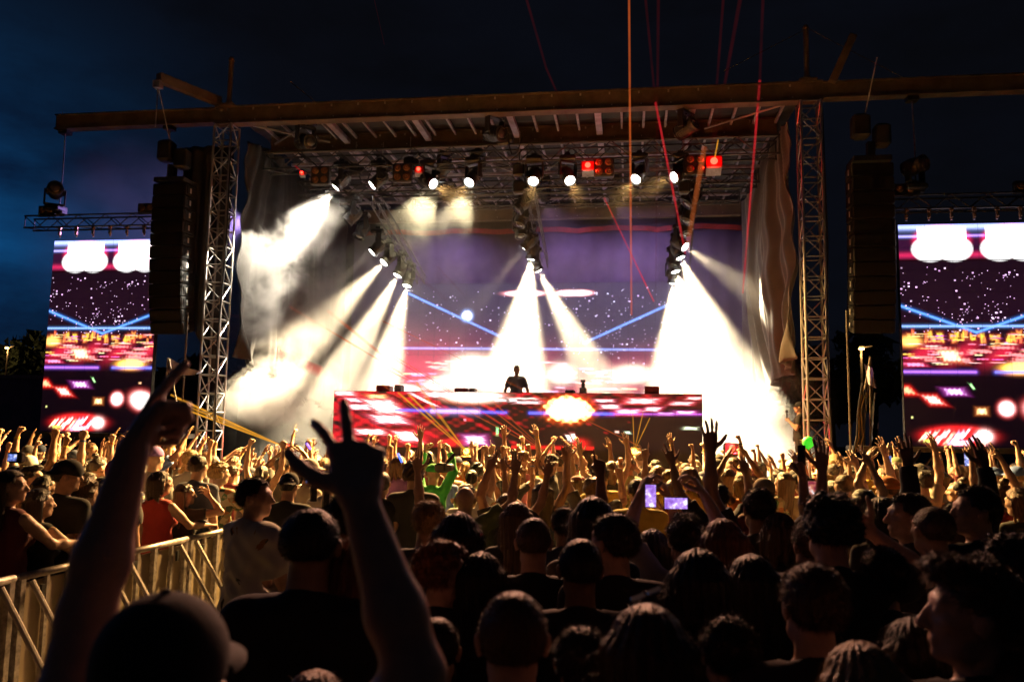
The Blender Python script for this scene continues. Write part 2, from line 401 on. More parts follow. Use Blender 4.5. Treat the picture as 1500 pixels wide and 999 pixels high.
# beam lights: lens pixel, X plane, target
BG = 'beam lights on the sloping trusses'
BEAMS = [
 ('beam light at the top of the leftmost sloping truss', 0, 0, (425, 475), 18.9, 1100, 15, 0.6),
 ('second beam light down the leftmost sloping truss', 0, 1, (380, 565), 18.4, 20000, 25, 0.5),
 ('third beam light down the leftmost sloping truss', 0, 2, (462, 620), 19.8, 22000, 22, 0.35),
 ('lowest beam light on the leftmost sloping truss', 0, 3, (540, 640), 20.4, 24000, 25, 0.35),
 ('upper beam light on the middle sloping truss, pointing left', 1, 0, (692, 455), 20.9, 900, 18, 0.5),
 ('brightest beam light on the middle sloping truss straight above the booth', 1, 1, (748, 600), 21.6, 40000, 34, 0.3),
 ('lowest beam light on the middle sloping truss, pointing right', 1, 2, (892, 590), 22.0, 24000, 22, 0.35),
 ('top beam light on the rightmost sloping truss, its beam reaching the drape', 2, 0, (1150, 460), 18.9, 6500, 19, 0.6),
 ('second beam light down the rightmost sloping truss', 2, 1, (1098, 600), 20.2, 32000, 26, 0.35),
 ('third beam light down the rightmost sloping truss', 2, 2, (1058, 610), 20.8, 34000, 32, 0.35),
 ('lowest beam light on the rightmost sloping truss', 2, 3, (985, 610), 22.0, 34000, 32, 0.35)]
PWR = 1.0
for lab, k, j, (tx, ty), TY, pw, deg, bl in BEAMS:
    (px, py), Y = LP[k][j]; p = P(px, py, Y); q = P(tx, ty, TY)
    moving_light(p, q, lab, BG)
    spot('beam_lamp', p+(q-p).normalized()*0.05, q, pw*PWR*1.55, deg*1.12, min(0.9, bl+0.35), (1.0, 0.80, 0.50), 0.07)
for lab, (px, py), (tx, ty), pw, deg, c in (
  ('leftmost lit spotlight with a wide smoky beam toward the left drape', (492, 275), (345, 430), 1300, 44, (1, 0.88, 0.68)),
  ('lit spotlight with a faint short beam beside the leftmost sloping truss', (545, 272), (470, 330), 300, 34, (1, 0.88, 0.68))):
    p = P(px, py, 17.9); q = P(tx, ty, 17.5)
    moving_light(p, q, lab, 'smoky spotlights at the left of the front truss')
    spot('spotlight_lamp', p+(q-p).normalized()*0.05, q, pw*5, deg, 0.25, c, 0.06)
# violet wash on the backdrop from lamps of the rear truss
for px, tx in ((655, 640), (800, 860), (905, 1000)):
    p = P(px, 292, 22.6); q = P(tx, 430, 24.9)
    moving_light(p, q, 'violet wash light on the rear truss %s' % {655: 'left of the centre', 800: 'just right of the middle sloping truss', 905: 'left of the rightmost sloping truss'}[px], 'violet wash lights on the rear truss', lit=False)
    spot('wash_lamp', p+(q-p).normalized()*0.05, q+Vector((0, 0, -1)), 420, 120, 1.0, (0.70, 0.42, 0.90), 0.1)
# the two lamps whose light is caught by the round smoke puffs
for (px, py), (tx, ty), pw, deg in (((645, 258), (594, 350), 420, 50), ((695, 258), (661, 340), 300, 46)):
    p = P(px, py, 19.5); q = P(tx, ty, 20.2)
    moving_light(p, q, 'spotlight behind the front row lighting a %s smoke puff' % ('larger yellow' if px < 660 else 'smaller pale'), 'spotlights on the second cross truss')
    spot('spotlight_lamp', p+(q-p).normalized()*0.05, q, pw*5, deg, 0.3, (1, 0.84, 0.48), 0.06)
for lab, (px, py), Y in (('unlit moving light hanging above the left end of the front truss', (455, 208), 17.2), ('unlit moving light hanging under the front beam near its middle', (735, 196), 17.1), ('unlit moving light hanging under the front beam right of its middle', (1018, 180), 17.1)):
    p = P(px, py, Y); t = moving_light(p, p+Vector((0.7, -0.5, -0.2 if px < 1000 else 0.3)), lab, 'unlit moving lights under the front beam', lit=False, s=1.15)
    MB().path([(0, 0, 0.5), (0, 0, 9.05-p.z)], 0.018).build('hanging_rod', M_BLK, t)
for i, (px, py, Y) in enumerate(((757, 308, 18.6), (760, 330, 19.3), (763, 347, 19.9), (1006, 300, 18.5), (1005, 325, 19.1), (1005, 343, 19.7), (508, 325, 18.3), (525, 348, 18.9))):
    p = P(px, py, Y); names = ['unlit beam light high on the middle sloping truss', 'unlit beam light halfway down the middle sloping truss', 'unlit beam light just above the lit ones on the middle sloping truss', 'unlit beam light high on the rightmost sloping truss', 'unlit beam light halfway down the rightmost sloping truss', 'unlit beam light just above the lit ones on the rightmost sloping truss', 'unlit beam light high on the leftmost sloping truss', 'unlit beam light halfway down the leftmost sloping truss']
    moving_light(p, p+Vector((-0.5+0.3*(i % 3), -0.2, -0.6)), names[i], 'unlit beam lights on the sloping trusses', lit=False)
# blinders
BLB = MB().box((0, 0, 0), (0.44, 0.14, 0.44), ch=0.02).box((0, 0, -0.30), (0.5, 0.04, 0.03)).mesh('blinder_housing', M_BLK)
BLL = MB().lathe([(0.085, 0.0), (0.08, 0.015), (0.03, -0.005), (0.012, 0.02)], 14).mesh('blinder_lamp', M_WARMGL, True)
def blinder(p, label, rows=2, s=1.0):
    t = tag(empty('blinder_light', p), label, 'blinder light', 'blinder lights with round amber lamps')
    inst('housing', BLB, t, Matrix.Diagonal((s, s, s*(1 if rows == 2 else 0.5), 1)))
    for ix in (-1, 1):
        for iz in ((-1, 1) if rows == 2 else (0,)):
            inst('lamp', BLL, t, Matrix.Translation((ix*0.105*s, -0.075*s, iz*0.105*s)) @ Matrix.Rotation(R(90), 4, 'X') @ Matrix.Scale(s, 4))
    return t
blinder(P(470, 258, 17.5), 'four lamp blinder near the left end of the front truss')
blinder(P(590, 254, 17.5), 'four lamp blinder beside the left red laser box')
blinder(P(885, 246, 17.5), 'four lamp blinder right of the middle red laser box')
blinder(P(1018, 242, 17.5), 'four lamp blinder left of the brightest red laser box')
# laser boxes on the truss
M_LRED = emis('red_laser_glow', (1.0, 0.02, 0.01), 14, sampling='NONE'); M_LORG = emis('orange_laser_glow', (1.0, 0.32, 0.02), 30, sampling='NONE')
M_REDG = mat('red_tinted_case', (0.30, 0.01, 0.015), 0.3, 0.2, 0.3)
def laser_box(p, label, s=1.0, m_=M_LRED, case=M_REDG):
    t = tag(empty('laser_projector', p), label, 'laser', None)
    MB().box((0, 0.16*s, 0), (0.34*s, 0.3*s, 0.24*s), ch=0.02).build('case', case, t)
    MB().lathe([(0.075*s, 0.0), (0.065*s, 0.03), (0.01, 0.05)], 14, Matrix.Rotation(R(90), 4, 'X')).build('aperture', m_, t)
    MB().box((0, 0.12*s, -0.17*s), (0.30*s, 0.24*s, 0.05*s), Euler((R(-25), 0, 0)).to_matrix()).build('bracket', M_ALUD, t)
    return t
LG = 'red lasers'
LZ = [(P(613, 248, 17.4), 'red laser box on the front truss left of the roof centre'), (P(861, 242, 17.4), 'red laser box on the front truss right of the roof centre'), (P(1046, 236, 17.4), 'brightest red laser box at the right end of the front truss'), (P(442, 253, 17.4), 'small red laser box at the left end of the front truss')]
for i, (p, lab) in enumerate(LZ): laser_box(p, lab, (0.6, 0.85, 1.05, 0.4)[i])
for (p, s_) in ((LZ[1][0], 1), (LZ[2][0], 1.4)):
    l = bpy.data.lights.new('laser_glow_lamp', 'POINT'); l.energy = 8*s_; l.color = (1, 0.02, 0.01); l.shadow_soft_size = 0.04
    o = bpy.data.objects.new('laser_glow_lamp', l); C.objects.link(o); o.location = p+Vector((0, -0.12, 0))

# laser beams: glowing shafts of light in the air
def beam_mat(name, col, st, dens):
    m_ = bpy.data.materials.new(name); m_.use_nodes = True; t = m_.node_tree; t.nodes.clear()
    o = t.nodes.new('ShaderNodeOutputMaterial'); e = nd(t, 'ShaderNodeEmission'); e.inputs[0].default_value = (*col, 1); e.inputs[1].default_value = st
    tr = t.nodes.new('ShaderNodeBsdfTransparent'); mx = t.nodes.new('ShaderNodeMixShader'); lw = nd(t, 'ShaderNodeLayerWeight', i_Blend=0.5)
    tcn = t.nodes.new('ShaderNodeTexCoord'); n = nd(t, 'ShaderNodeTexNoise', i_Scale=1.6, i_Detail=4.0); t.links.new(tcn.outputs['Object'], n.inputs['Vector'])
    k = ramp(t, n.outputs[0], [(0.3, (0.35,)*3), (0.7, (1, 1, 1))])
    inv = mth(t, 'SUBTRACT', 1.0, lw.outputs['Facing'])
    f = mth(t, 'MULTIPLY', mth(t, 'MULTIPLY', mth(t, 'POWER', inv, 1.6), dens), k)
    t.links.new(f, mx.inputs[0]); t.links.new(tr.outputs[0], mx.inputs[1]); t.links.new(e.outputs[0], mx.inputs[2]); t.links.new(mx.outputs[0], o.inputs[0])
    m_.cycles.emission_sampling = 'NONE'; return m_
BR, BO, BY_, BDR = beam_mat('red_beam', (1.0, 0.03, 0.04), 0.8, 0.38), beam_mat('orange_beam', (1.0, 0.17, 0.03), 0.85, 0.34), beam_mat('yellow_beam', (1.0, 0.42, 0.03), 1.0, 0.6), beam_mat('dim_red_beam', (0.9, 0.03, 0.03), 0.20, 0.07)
def laser_beam(a, b, r, m_, label, r2=None, group='laser beams'):
    a, b = Vector(a), Vector(b)
    q_ = 1.0 if group == 'floor laser fans' else 0.62; r *= q_; r2 = r2 and r2*q_
    o = MB().tube((0, 0, 0), b-a, r, r2, n=12, cap=False).build('laser_beam', m_, smooth=True, loc=a)
    tag(o, label, 'laser beam', group); return o
laser_beam(P(925, 462, 17.2), P(921, -60, 16.2), 0.045, BO, 'orange laser beam standing nearly upright right of the stage centre')
laser_beam(P(960, 470, 17.2), P(965, -60, 16.2), 0.028, BDR, 'thin dim red laser beam upright beside the orange one', 0.07)
laser_beam(P(1088, 430, 17.3), P(1113, 118, 16.9), 0.035, BR, 'strongest red laser beam upright in front of the right drape', 0.055)
laser_beam(P(1113, 118, 16.9), P(1120, -60, 16.6), 0.055, BDR, 'faint red upper end of the right laser beam above the roof', 0.07)
laser_beam(P(885, 290, 17.6), P(958, 442, 17.3), 0.028, BR, 'red laser beam slanting down right below the middle red laser box', 0.04)
laser_beam(P(1004, 372, 17.3), P(960, 150, 16.8), 0.045, BR, 'red laser beam slanting up left from the rightmost sloping truss', 0.05)
laser_beam(P(960, 150, 16.8), P(940, -60, 16.5), 0.05, BDR, 'faint red beam continuing up above the roof left of the mast', 0.06)
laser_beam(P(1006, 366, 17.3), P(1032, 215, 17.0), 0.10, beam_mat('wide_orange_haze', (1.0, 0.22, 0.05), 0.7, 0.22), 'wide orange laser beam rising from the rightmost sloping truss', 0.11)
laser_beam(P(1042, 232, 17.3), P(1095, -60, 16.2), 0.05, BDR, 'faint red beam fanning up right from the brightest laser box', 0.09)
laser_beam(P(1042, 232, 17.3), P(1064, -60, 16.2), 0.05, BDR, 'faint red beam rising almost straight from the brightest laser box', 0.06)
laser_beam(P(1047, 232, 17.3), P(1052, 205, 17.2), 0.03, BY_, 'short yellow flare just above the brightest laser box')
laser_beam(P(861, 240, 17.3), P(800, 100, 16.6), 0.02, BDR, 'dim red beam slanting up left from the middle laser box', 0.05)
laser_beam(P(800, 100, 16.6), P(760, -40, 16.2), 0.05, BDR, 'barely visible red beam in the dark sky above the front beam', 0.06)
laser_beam(P(546, -10, 16.2), P(563, 66, 16.2), 0.012, BDR, 'tiny faint red streak in the sky above the roof left of centre')
laser_beam(P(442, 252, 17.3), P(432, 243, 17.3), 0.03, BR, 'short red dash at the small left laser box')
# floor lasers in front of the stage
GF = 'floor lasers along the front of the stage'
FLZ = [((683, 661), M_LORG, 'orange floor laser in front of the booth left of centre', (1, 0.35, 0.05)), ((803, 664), M_LRED, 'red floor laser in front of the booth right of centre', (1, 0.03, 0.02)), ((929, 661), M_LORG, 'orange floor laser near the right end of the booth', (1, 0.35, 0.05)), ((1072, 656), M_LRED, 'red floor laser right of the booth in the white smoke', (1, 0.02, 0.03)), ((421, 656), M_LRED, 'red floor laser left of the booth behind the raised hands', (1, 0.10, 0.04))]
for (px, py), m_, lab, c in FLZ:
    p = P(px, py, 17.7); t = laser_box(p, lab, 0.85, m_, M_BLK); t['group'] = GF
    l = bpy.data.lights.new('floor_laser_lamp', 'POINT'); l.energy = 60 if px > 1000 else 22; l.color = c; l.shadow_soft_size = 0.03
    o = bpy.data.objects.new('floor_laser_lamp', l); C.objects.link(o); o.location = p+Vector((0, -0.1, 0.03))
def fan(px, py, ends, m_, names, r=0.014, r2=0.03, Ye=18.2):
    for (qx, qy), nm in zip(ends, names): laser_beam(P(px, py, 17.6), P(qx, qy, Ye), r, m_, nm, r2, 'floor laser fans')
fan(683, 661, [(583, 575), (598, 577), (622, 582), (610, 560)], BY_, ['yellow laser beam lowest of the fan left of the booth centre', 'yellow laser beam second from the bottom of the fan left of centre', 'yellow laser beam third in the fan left of centre', 'steepest yellow laser beam in the fan left of centre'])
fan(803, 664, [(560, 510), (712, 593), (724, 590), (565, 540)], BO, ['longest orange beam rising over the left half of the booth', 'orange beam short and low right of the booth centre', 'short orange beam over the booth middle', 'second long orange beam rising to the left'], 0.012, 0.022)
fan(929, 661, [(927, 605), (942, 604), (952, 612)], BY_, ['upright yellow beam of the right floor laser', 'yellow beam of the right floor laser leaning right', 'yellow beam of the right floor laser leaning most to the right'], 0.010, 0.014)
fan(421, 656, [(258, 583), (262, 590), (256, 594), (268, 598), (250, 578)], BY_, ['topmost yellow beam passing in front of the left tower', 'second yellow beam passing the left tower', 'third yellow beam passing the left tower', 'lowest yellow beam passing the left tower', 'faintest yellow beam left of the left tower'], 0.012, 0.026, 16.5)
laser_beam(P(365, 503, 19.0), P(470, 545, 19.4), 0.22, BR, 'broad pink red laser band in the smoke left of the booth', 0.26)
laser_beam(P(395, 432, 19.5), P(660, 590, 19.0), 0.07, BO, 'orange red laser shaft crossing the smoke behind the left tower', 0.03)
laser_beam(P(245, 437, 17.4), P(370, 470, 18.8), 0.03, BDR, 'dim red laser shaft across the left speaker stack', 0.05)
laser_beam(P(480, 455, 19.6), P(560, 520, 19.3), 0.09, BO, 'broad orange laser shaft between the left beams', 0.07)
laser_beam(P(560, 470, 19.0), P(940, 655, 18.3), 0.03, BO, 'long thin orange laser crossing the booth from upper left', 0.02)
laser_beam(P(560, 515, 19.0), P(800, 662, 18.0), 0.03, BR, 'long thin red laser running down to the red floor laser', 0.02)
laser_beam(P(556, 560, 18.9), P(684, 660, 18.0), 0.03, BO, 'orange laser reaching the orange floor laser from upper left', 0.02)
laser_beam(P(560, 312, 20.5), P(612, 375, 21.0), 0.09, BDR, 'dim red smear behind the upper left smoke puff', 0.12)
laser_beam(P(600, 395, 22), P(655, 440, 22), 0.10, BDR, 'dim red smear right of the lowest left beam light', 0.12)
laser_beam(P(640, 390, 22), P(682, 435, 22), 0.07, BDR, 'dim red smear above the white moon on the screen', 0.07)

# ---- chain of drapes
def drape(name, label, fn, nu, nv, cat='curtain', m_=M_DRAPE):
    # a cloth with thickness, folded by fn
    b = MB().sheet(fn, nu, nv); o = b.build(name, m_, smooth=True); tag(o, label, cat)
    sm = o.modifiers.new('thick', 'SOLIDIFY'); sm.thickness = 0.01
    return o
def wing(x0, sgn):
    def fn(u, v):      # u: depth from front, v: 0 top .. 1 bottom
        y = 17.25+7.1*u
        zb = 3.75 - 1.2*u; zt = 9.0 - 0.25*max(0, 1-u*6)
        z = zt+(zb-zt)*v
        gath = 1-math.exp(-u*5)
        bil = 0.55*math.sin(math.pi*min(1, v*1.05))*math.sin(math.pi*min(1, u*1.4))
        # fan folds pulled toward the tower at mid height
        ph = 34*u*(0.75+0.25*v)+ 3.0*math.sin(v*3.2+u*2)
        f = 0.085*math.sin(ph)+0.07*math.sin(ph*2.3+1.3+v*4)+0.035*math.sin(ph*5.1+v*9)
        tension = 0.06*math.sin(26*(v-0.9*u)+2)*math.exp(-u*3)*min(1, v*2)
        return (x0 - sgn*(0.1+bil*0.8+(f+tension)*(0.6+0.6*v)), y, z)
    return fn
M_DR2 = mat('black_drape_lit_brown', (0.075, 0.065, 0.06), 0.7, 0, 0.2, 2, sheen=0.4)  # brown light on the black drape is put into its colour
drape('wing_curtain', 'tall black curtain, brown light in its colour, fan folds pulled to the right truss tower', wing(3.45, 1), 150, 60, m_=M_DR2)
drape('wing_curtain', 'tall dark curtain behind the left truss tower in smoke', wing(-8.9, -1), 150, 60, m_=mat('black_drape', (0.016, 0.014, 0.015), 0.8, 0, 0.2, 3))
drape('backdrop_curtain', 'backdrop curtain with painted purple light and a red top edge across the stage rear', lambda u, v: (-8.8+12.3*u, 24.95+0.012*math.sin(u*150)+0.02*math.sin(u*37+1), 1.3+(P(800, 338, 25).z-1.3+0.06*abs(math.sin(u*16)))*v), 420, 6, m_=mat('purple_light_backdrop', (0.10, 0.085, 0.15), 0.8, 0, 0.2, 2))  # purple light falling on the backdrop is put into its cloth colour
hem = MB().sheet(lambda u, v: (-8.8+12.3*u, 24.86+0.03*math.sin(u*90), P(800, 338, 25).z+0.02+0.07*abs(math.sin(u*16))-0.16+0.16*v), 200, 1)
tag(hem.build('valance', mat('red_trim_cloth', (0.22, 0.015, 0.015), 0.7, 0, 0.3, 5)), 'scalloped dark red cloth edge along the top of the backdrop', 'valance')
drape('scrim_cloth', 'dark swooping cloth between the left speaker stack and truss tower', lambda u, v: (-10.5+1.25*u, 17.6+0.05*math.sin(u*22), (4.9-2.0*u**1.6) + (8.8-(4.9-2.0*u**1.6))*v), 60, 20, m_=mat('black_scrim', (0.035, 0.035, 0.04), 0.8))
# smoke-facing backing behind the stage so the night does not show through
MB().box((XC, 25.3, 5.2), (12.9, 0.06, 8.0)).build('rear_wall', M_DECK)['kind'] = 'structure'

# ================================================================== LED SCREENS (their picture is painted per LED on a grid)
class Paint:
    def __init__(s, w, h, bg=(0.02, 0.008, 0.02)):
        s.w, s.h = w, h; s.a = np.zeros((h, w, 3), np.float32); s.a[:] = bg
        s.V, s.U = np.mgrid[0:h, 0:w]; s.U = (s.U+0.5)/w; s.V = (s.V+0.5)/h; s.asp = w/h
    def add(s, f, c): s.a += f[..., None]*np.array(c, np.float32)
    def mx(s, f, c): s.a = np.maximum(s.a, f[..., None]*np.array(c, np.float32))
    def over(s, f, c): f = np.clip(f, 0, 1)[..., None]; s.a = s.a*(1-f)+f*np.array(c, np.float32)
    def blob(s, u, v, ru, rv, core=(3, 3, 3), halo=(1.6, 0.05, 0.1), hk=1.5, soft=6, ang=0):
        du, dv = (s.U-u), (s.V-v)
        if ang: c_, s_ = math.cos(ang), math.sin(ang); x = du*s.asp; du, dv = (x*c_+dv*s_)/s.asp, (-x*s_+dv*c_)
        d = np.sqrt((du/ru)**2+(dv/rv)**2)
        s.mx(np.exp(-(np.maximum(d-0.7, 0)/ (0.45*hk))**2), halo)
        s.over(1/(1+np.exp((d-1)*soft)), core)
    def box(s, u, v, ru, rv, core, halo=None, shear=0, hk=1.6):
        du = (s.U-u)+shear*(s.V-v); dv = s.V-v
        d = np.maximum(np.abs(du)/ru, np.abs(dv)/rv)
        if halo: s.mx(np.exp(-(np.maximum(d-0.8, 0)/(0.6*hk))**2), halo)
        s.over(1/(1+np.exp((d-1+0.22*np.sin(s.U*190+s.V*35)*np.sin(s.V*120))*6)), core)
    def line(s, u0, v0, u1, v1, w, c, halo=0.25):
        x0, y0, x1, y1 = u0*s.w, v0*s.h, u1*s.w, v1*s.h; X, Y = s.U*s.w, s.V*s.h
        L2 = (x1-x0)**2+(y1-y0)**2; t = np.clip(((X-x0)*(x1-x0)+(Y-y0)*(y1-y0))/L2, 0, 1)
        d = np.hypot(X-(x0+t*(x1-x0)), Y-(y0+t*(y1-y0)))
        s.mx(np.exp(-(d/(w*2.4))**2)*halo*0.6, c); s.over(np.exp(-(d/w)**2), c)
    def stars(s, n, v0, v1, u0=0, u1=1, c=(1.6, 1.2, 1.7)):
        for _ in range(n):
            u, v = rng.uniform(u0, u1), v0+(v1-v0)*rng.beta(1.1, 1.1); i, j = int(v*s.h), int(u*s.w)
            b = rng.uniform(0.3, 1.1)*np.array(c)*(1, rng.uniform(.7, 1), 1)
            k = 2 if rng.random() < 0.22 else 1
            s.a[i:i+k, j:j+k] += b
def led(name, pn, x0, x1, z0, z1, y, label, gain=1.0, group=None, frame=0.05, curve=None):
    w, h = pn.w, pn.h; a = np.clip(pn.a, 0, 4)*gain
    tile = max(8, round(0.5/((x1-x0)/w))); a[tile::tile] *= 0.72; a[:, tile::tile] *= 0.72; a *= rng.uniform(0.9, 1.06, a.shape[:2])[..., None]
    xs = np.linspace(x0, x1, w+1); zs = np.linspace(z1, z0, h+1)
    X, Z = np.meshgrid(xs, zs); v = np.stack([X, np.full_like(X, y), Z], -1).reshape(-1, 3)
    I, J = np.meshgrid(np.arange(h), np.arange(w), indexing='ij'); q = I*(w+1)+J
    f = np.stack([q, q+w+1, q+w+2, q+1], -1).reshape(-1, 4)
    me = bpy.data.meshes.new('led_face'); me.vertices.add(len(v)); me.vertices.foreach_set('co', v.ravel().astype(np.float32))
    me.loops.add(f.size); me.loops.foreach_set('vertex_index', f.ravel().astype(np.int32)); me.polygons.add(len(f))
    me.polygons.foreach_set('loop_start', np.arange(0, f.size, 4, dtype=np.int32)); me.polygons.foreach_set('loop_total', np.full(len(f), 4, np.int32)); me.update()
    at = me.color_attributes.new('led', 'FLOAT_COLOR', 'CORNER')
    c = np.ones((len(f), 4, 4), np.float32); c[..., :3] = a.reshape(-1, 3)[:, None, :]; at.data.foreach_set('color', c.ravel())
    if 'led_mat' not in MATS:
        m_ = bpy.data.materials.new('led_pixels'); m_.use_nodes = True; t = m_.node_tree; b = t.nodes['Principled BSDF']
        b.inputs['Base Color'].default_value = (0.012, 0.012, 0.013, 1); b.inputs['Roughness'].default_value = 0.5
        ca = t.nodes.new('ShaderNodeVertexColor'); ca.layer_name = 'led'; t.links.new(ca.outputs[0], b.inputs['Emission Color']); b.inputs['Emission Strength'].default_value = 1.0
        MATS['led_mat'] = m_
    me.materials.append(MATS['led_mat'])
    t = tag(empty(name, (0, 0, 0)), label, 'screen', group)
    o = bpy.data.objects.new('display', me); C.objects.link(o); o.parent = t
    b = MB().box(((x0+x1)/2, y+0.07, (z0+z1)/2), (x1-x0+0.02, 0.12, z1-z0+0.02)); b.build('screen_cabinet', M_BLK, t)
    return t
def side_picture():
    p = Paint(150, 270, (0.010, 0.003, 0.008))
    p.add(np.exp(-((p.V-0.42)/0.25)**2)*0.6, (0.014, 0.003, 0.010))
    p.add((p.V < 0.16)*1.0, (0.035, 0.004, 0.03)); p.add(np.exp(-((p.V-0.142)/0.013)**2)*1.0, (0.8, 0.02, 0.10))
    p.line(0, 0.012, 1, 0.012, 3.2, (0.9, 1.1, 2.6)); p.line(0, 0.055, 0.14, 0.055, 1.3, (0.9, 0.8, 2.4)); p.line(0.47, 0.055, 0.6, 0.055, 1.3, (0.9, 0.5, 2.0))
    for c in (0.305, 0.79):
        d = np.maximum(np.abs(p.U-c)/0.175, (p.V-0.11)/0.5); body = (np.abs(p.U-c) < 0.175)*(p.V > 0.01)*(p.V < 0.115)
        f = np.clip(1.4-np.minimum.reduce([np.hypot((p.U-c-k)/0.10, (p.V-0.115)/0.045) for k in (-0.085, 0.085)]), 0, 1)
        p.add(np.maximum(body*1.0, np.clip(f*3, 0, 1)), (3, 3, 3)); p.add(np.exp(-(np.maximum(np.hypot((p.U-c)/0.215, (p.V-0.075)/0.078)-0.85, 0)/0.12)**2), (1.0, 0.015, 0.10))
    p.a *= (1 - 0.98*((p.V > 0.165)*(p.V < 0.17)))[..., None]
    p.stars(150, 0.17, 0.50); p.stars(45, 0.36, 0.5, 0.35, 0.75)
    p.line(0.0, 0.375, 0.52, 0.495, 1.3, (0.25, 0.7, 2.4)); p.line(1, 0.39, 0.52, 0.495, 1.3, (0.25, 0.7, 2.4)); p.line(0, 0.467, 1, 0.467, 1.2, (0.5, 0.9, 2.2))
    for i in range(46):
        u = rng.beta(1.6, 1.6); hgt = rng.uniform(0.01, 0.034); p.box(u, 0.545-hgt/2-rng.uniform(0, .03), rng.uniform(0.004, 0.016), hgt/2, (1.6, rng.uniform(0.2, 1.3), 0.12), (0.30, 0.02, 0.01))
    p.blob(0.05, 0.535, 0.07, 0.022, (2, 1.4, 0.3), (1.0, 0.1, 0.02)); 
    for i in range(70): p.box(rng.uniform(0, 1), rng.uniform(0.50, 0.64), rng.uniform(0.01, 0.05), 0.0022, (rng.uniform(1, 2.5), rng.uniform(0.1, 1.6), rng.uniform(0.1, 1.2)))
    p.add(np.exp(-((p.V-0.59)/0.05)**2)*(0.5+0.5*np.sin(p.U*23+p.V*40)), (0.9, 0.02, 0.06))
    for i in range(26): p.box(rng.uniform(0, 1), rng.uniform(0.56, 0.66), rng.uniform(0.02, 0.07), 0.005, (2.0, 0.5, 0.5), (0.5, 0.01, 0.03), shear=-1.2)
    p.box(0.33, 0.60, 0.05, 0.02, (2.5, 2.2, 1.2), (1.2, 0.1, 0.02), shear=-0.8); p.blob(0.80, 0.655, 0.10, 0.022, (3, 2.6, 0.5), (1.8, 0.35, 0.02)); p.box(0.08, 0.64, 0.05, 0.006, (2.6, 0.6, 1.2), (0.8, 0.02, 0.1), shear=-2)
    p.line(0, 0.672, 0.5, 0.672, 1.5, (0.9, 0.3, 1.9)); p.line(0.64, 0.672, 1, 0.672, 1.5, (0.4, 0.4, 2.0))
    p.a *= np.where(p.V > 0.69, 0.55, 1)[..., None]
    for u, v, ru, rv, sh, c, hl in ((0.02, 0.755, 0.03, 0.013, -1.5, (3, 1, .5), (1.5, .02, .02)), (0.35, 0.76, 0.045, 0.010, -1.0, (2.5, 1.5, 3), (.6, .05, .5)), (0.47, 0.735, 0.008, 0.010, -1, (1, 2.2, .8), None), (0.20, 0.797, 0.035, 0.014, -1.6, (3, 2, 1.6), (1.6, .03, .03)), (0.53, 0.845, 0.024, 0.010, 0, (3, 2.5, 1), (.9, .2, .05)), (0.9, 0.75, .01, .004, 0, (2, 1, .5), None), (0.05, 0.875, .006, .004, 0, (1.5, 1.5, .5), None)):
        p.box(u, v, ru, rv, c, hl, shear=sh)
    p.blob(0.70, 0.832, 0.05, 0.030, (3, 2.7, 2.6), (2.0, 0.02, 0.05), 1.2, 9); p.blob(0.93, 0.84, 0.10, 0.042, (3, 2.8, 2.6), (2.0, 0.02, 0.05), 1.2, 9, 0.35)
    red = np.exp(-(np.maximum(np.hypot((p.U-0.36)/0.25, (p.V-0.955)/0.045)-0.75, 0)/0.28)**2); p.add(red, (1.7, 0.03, 0.03))
    for i in range(13): p.box(0.12+i*0.030+rng.uniform(-.012, .012), 0.955+rng.uniform(-.012, .012), rng.uniform(0.005, 0.016), rng.uniform(0.010, 0.026), (3, rng.uniform(1.4, 2.8), rng.uniform(0.8, 2.6)), None, shear=1.3)
    p.blob(0.54, 0.955, 0.05, 0.026, (3, 2.8, 2.6), (1.2, 0, 0.02)); p.box(0.37, 0.985, 0.05, 0.010, (1.6, 1.6, 2.2)); p.box(0.16, 0.978, 0.03, 0.006, (1.2, 1.6, 0.2))
    return p
sp = side_picture()
GS = 'tall video screens either side of the stage'
zt, zb = 6.42, 2.03
led('side_screen', sp, -13.25, -10.60, zb, zt, 17.0, 'tall video screen left of the stage showing white shapes, stars and red city lights', 1.0, GS)
led('side_screen', sp, 5.34, 7.99, zb, zt, 17.0, 'tall video screen right of the stage, cut off by the picture edge', 1.0, GS)

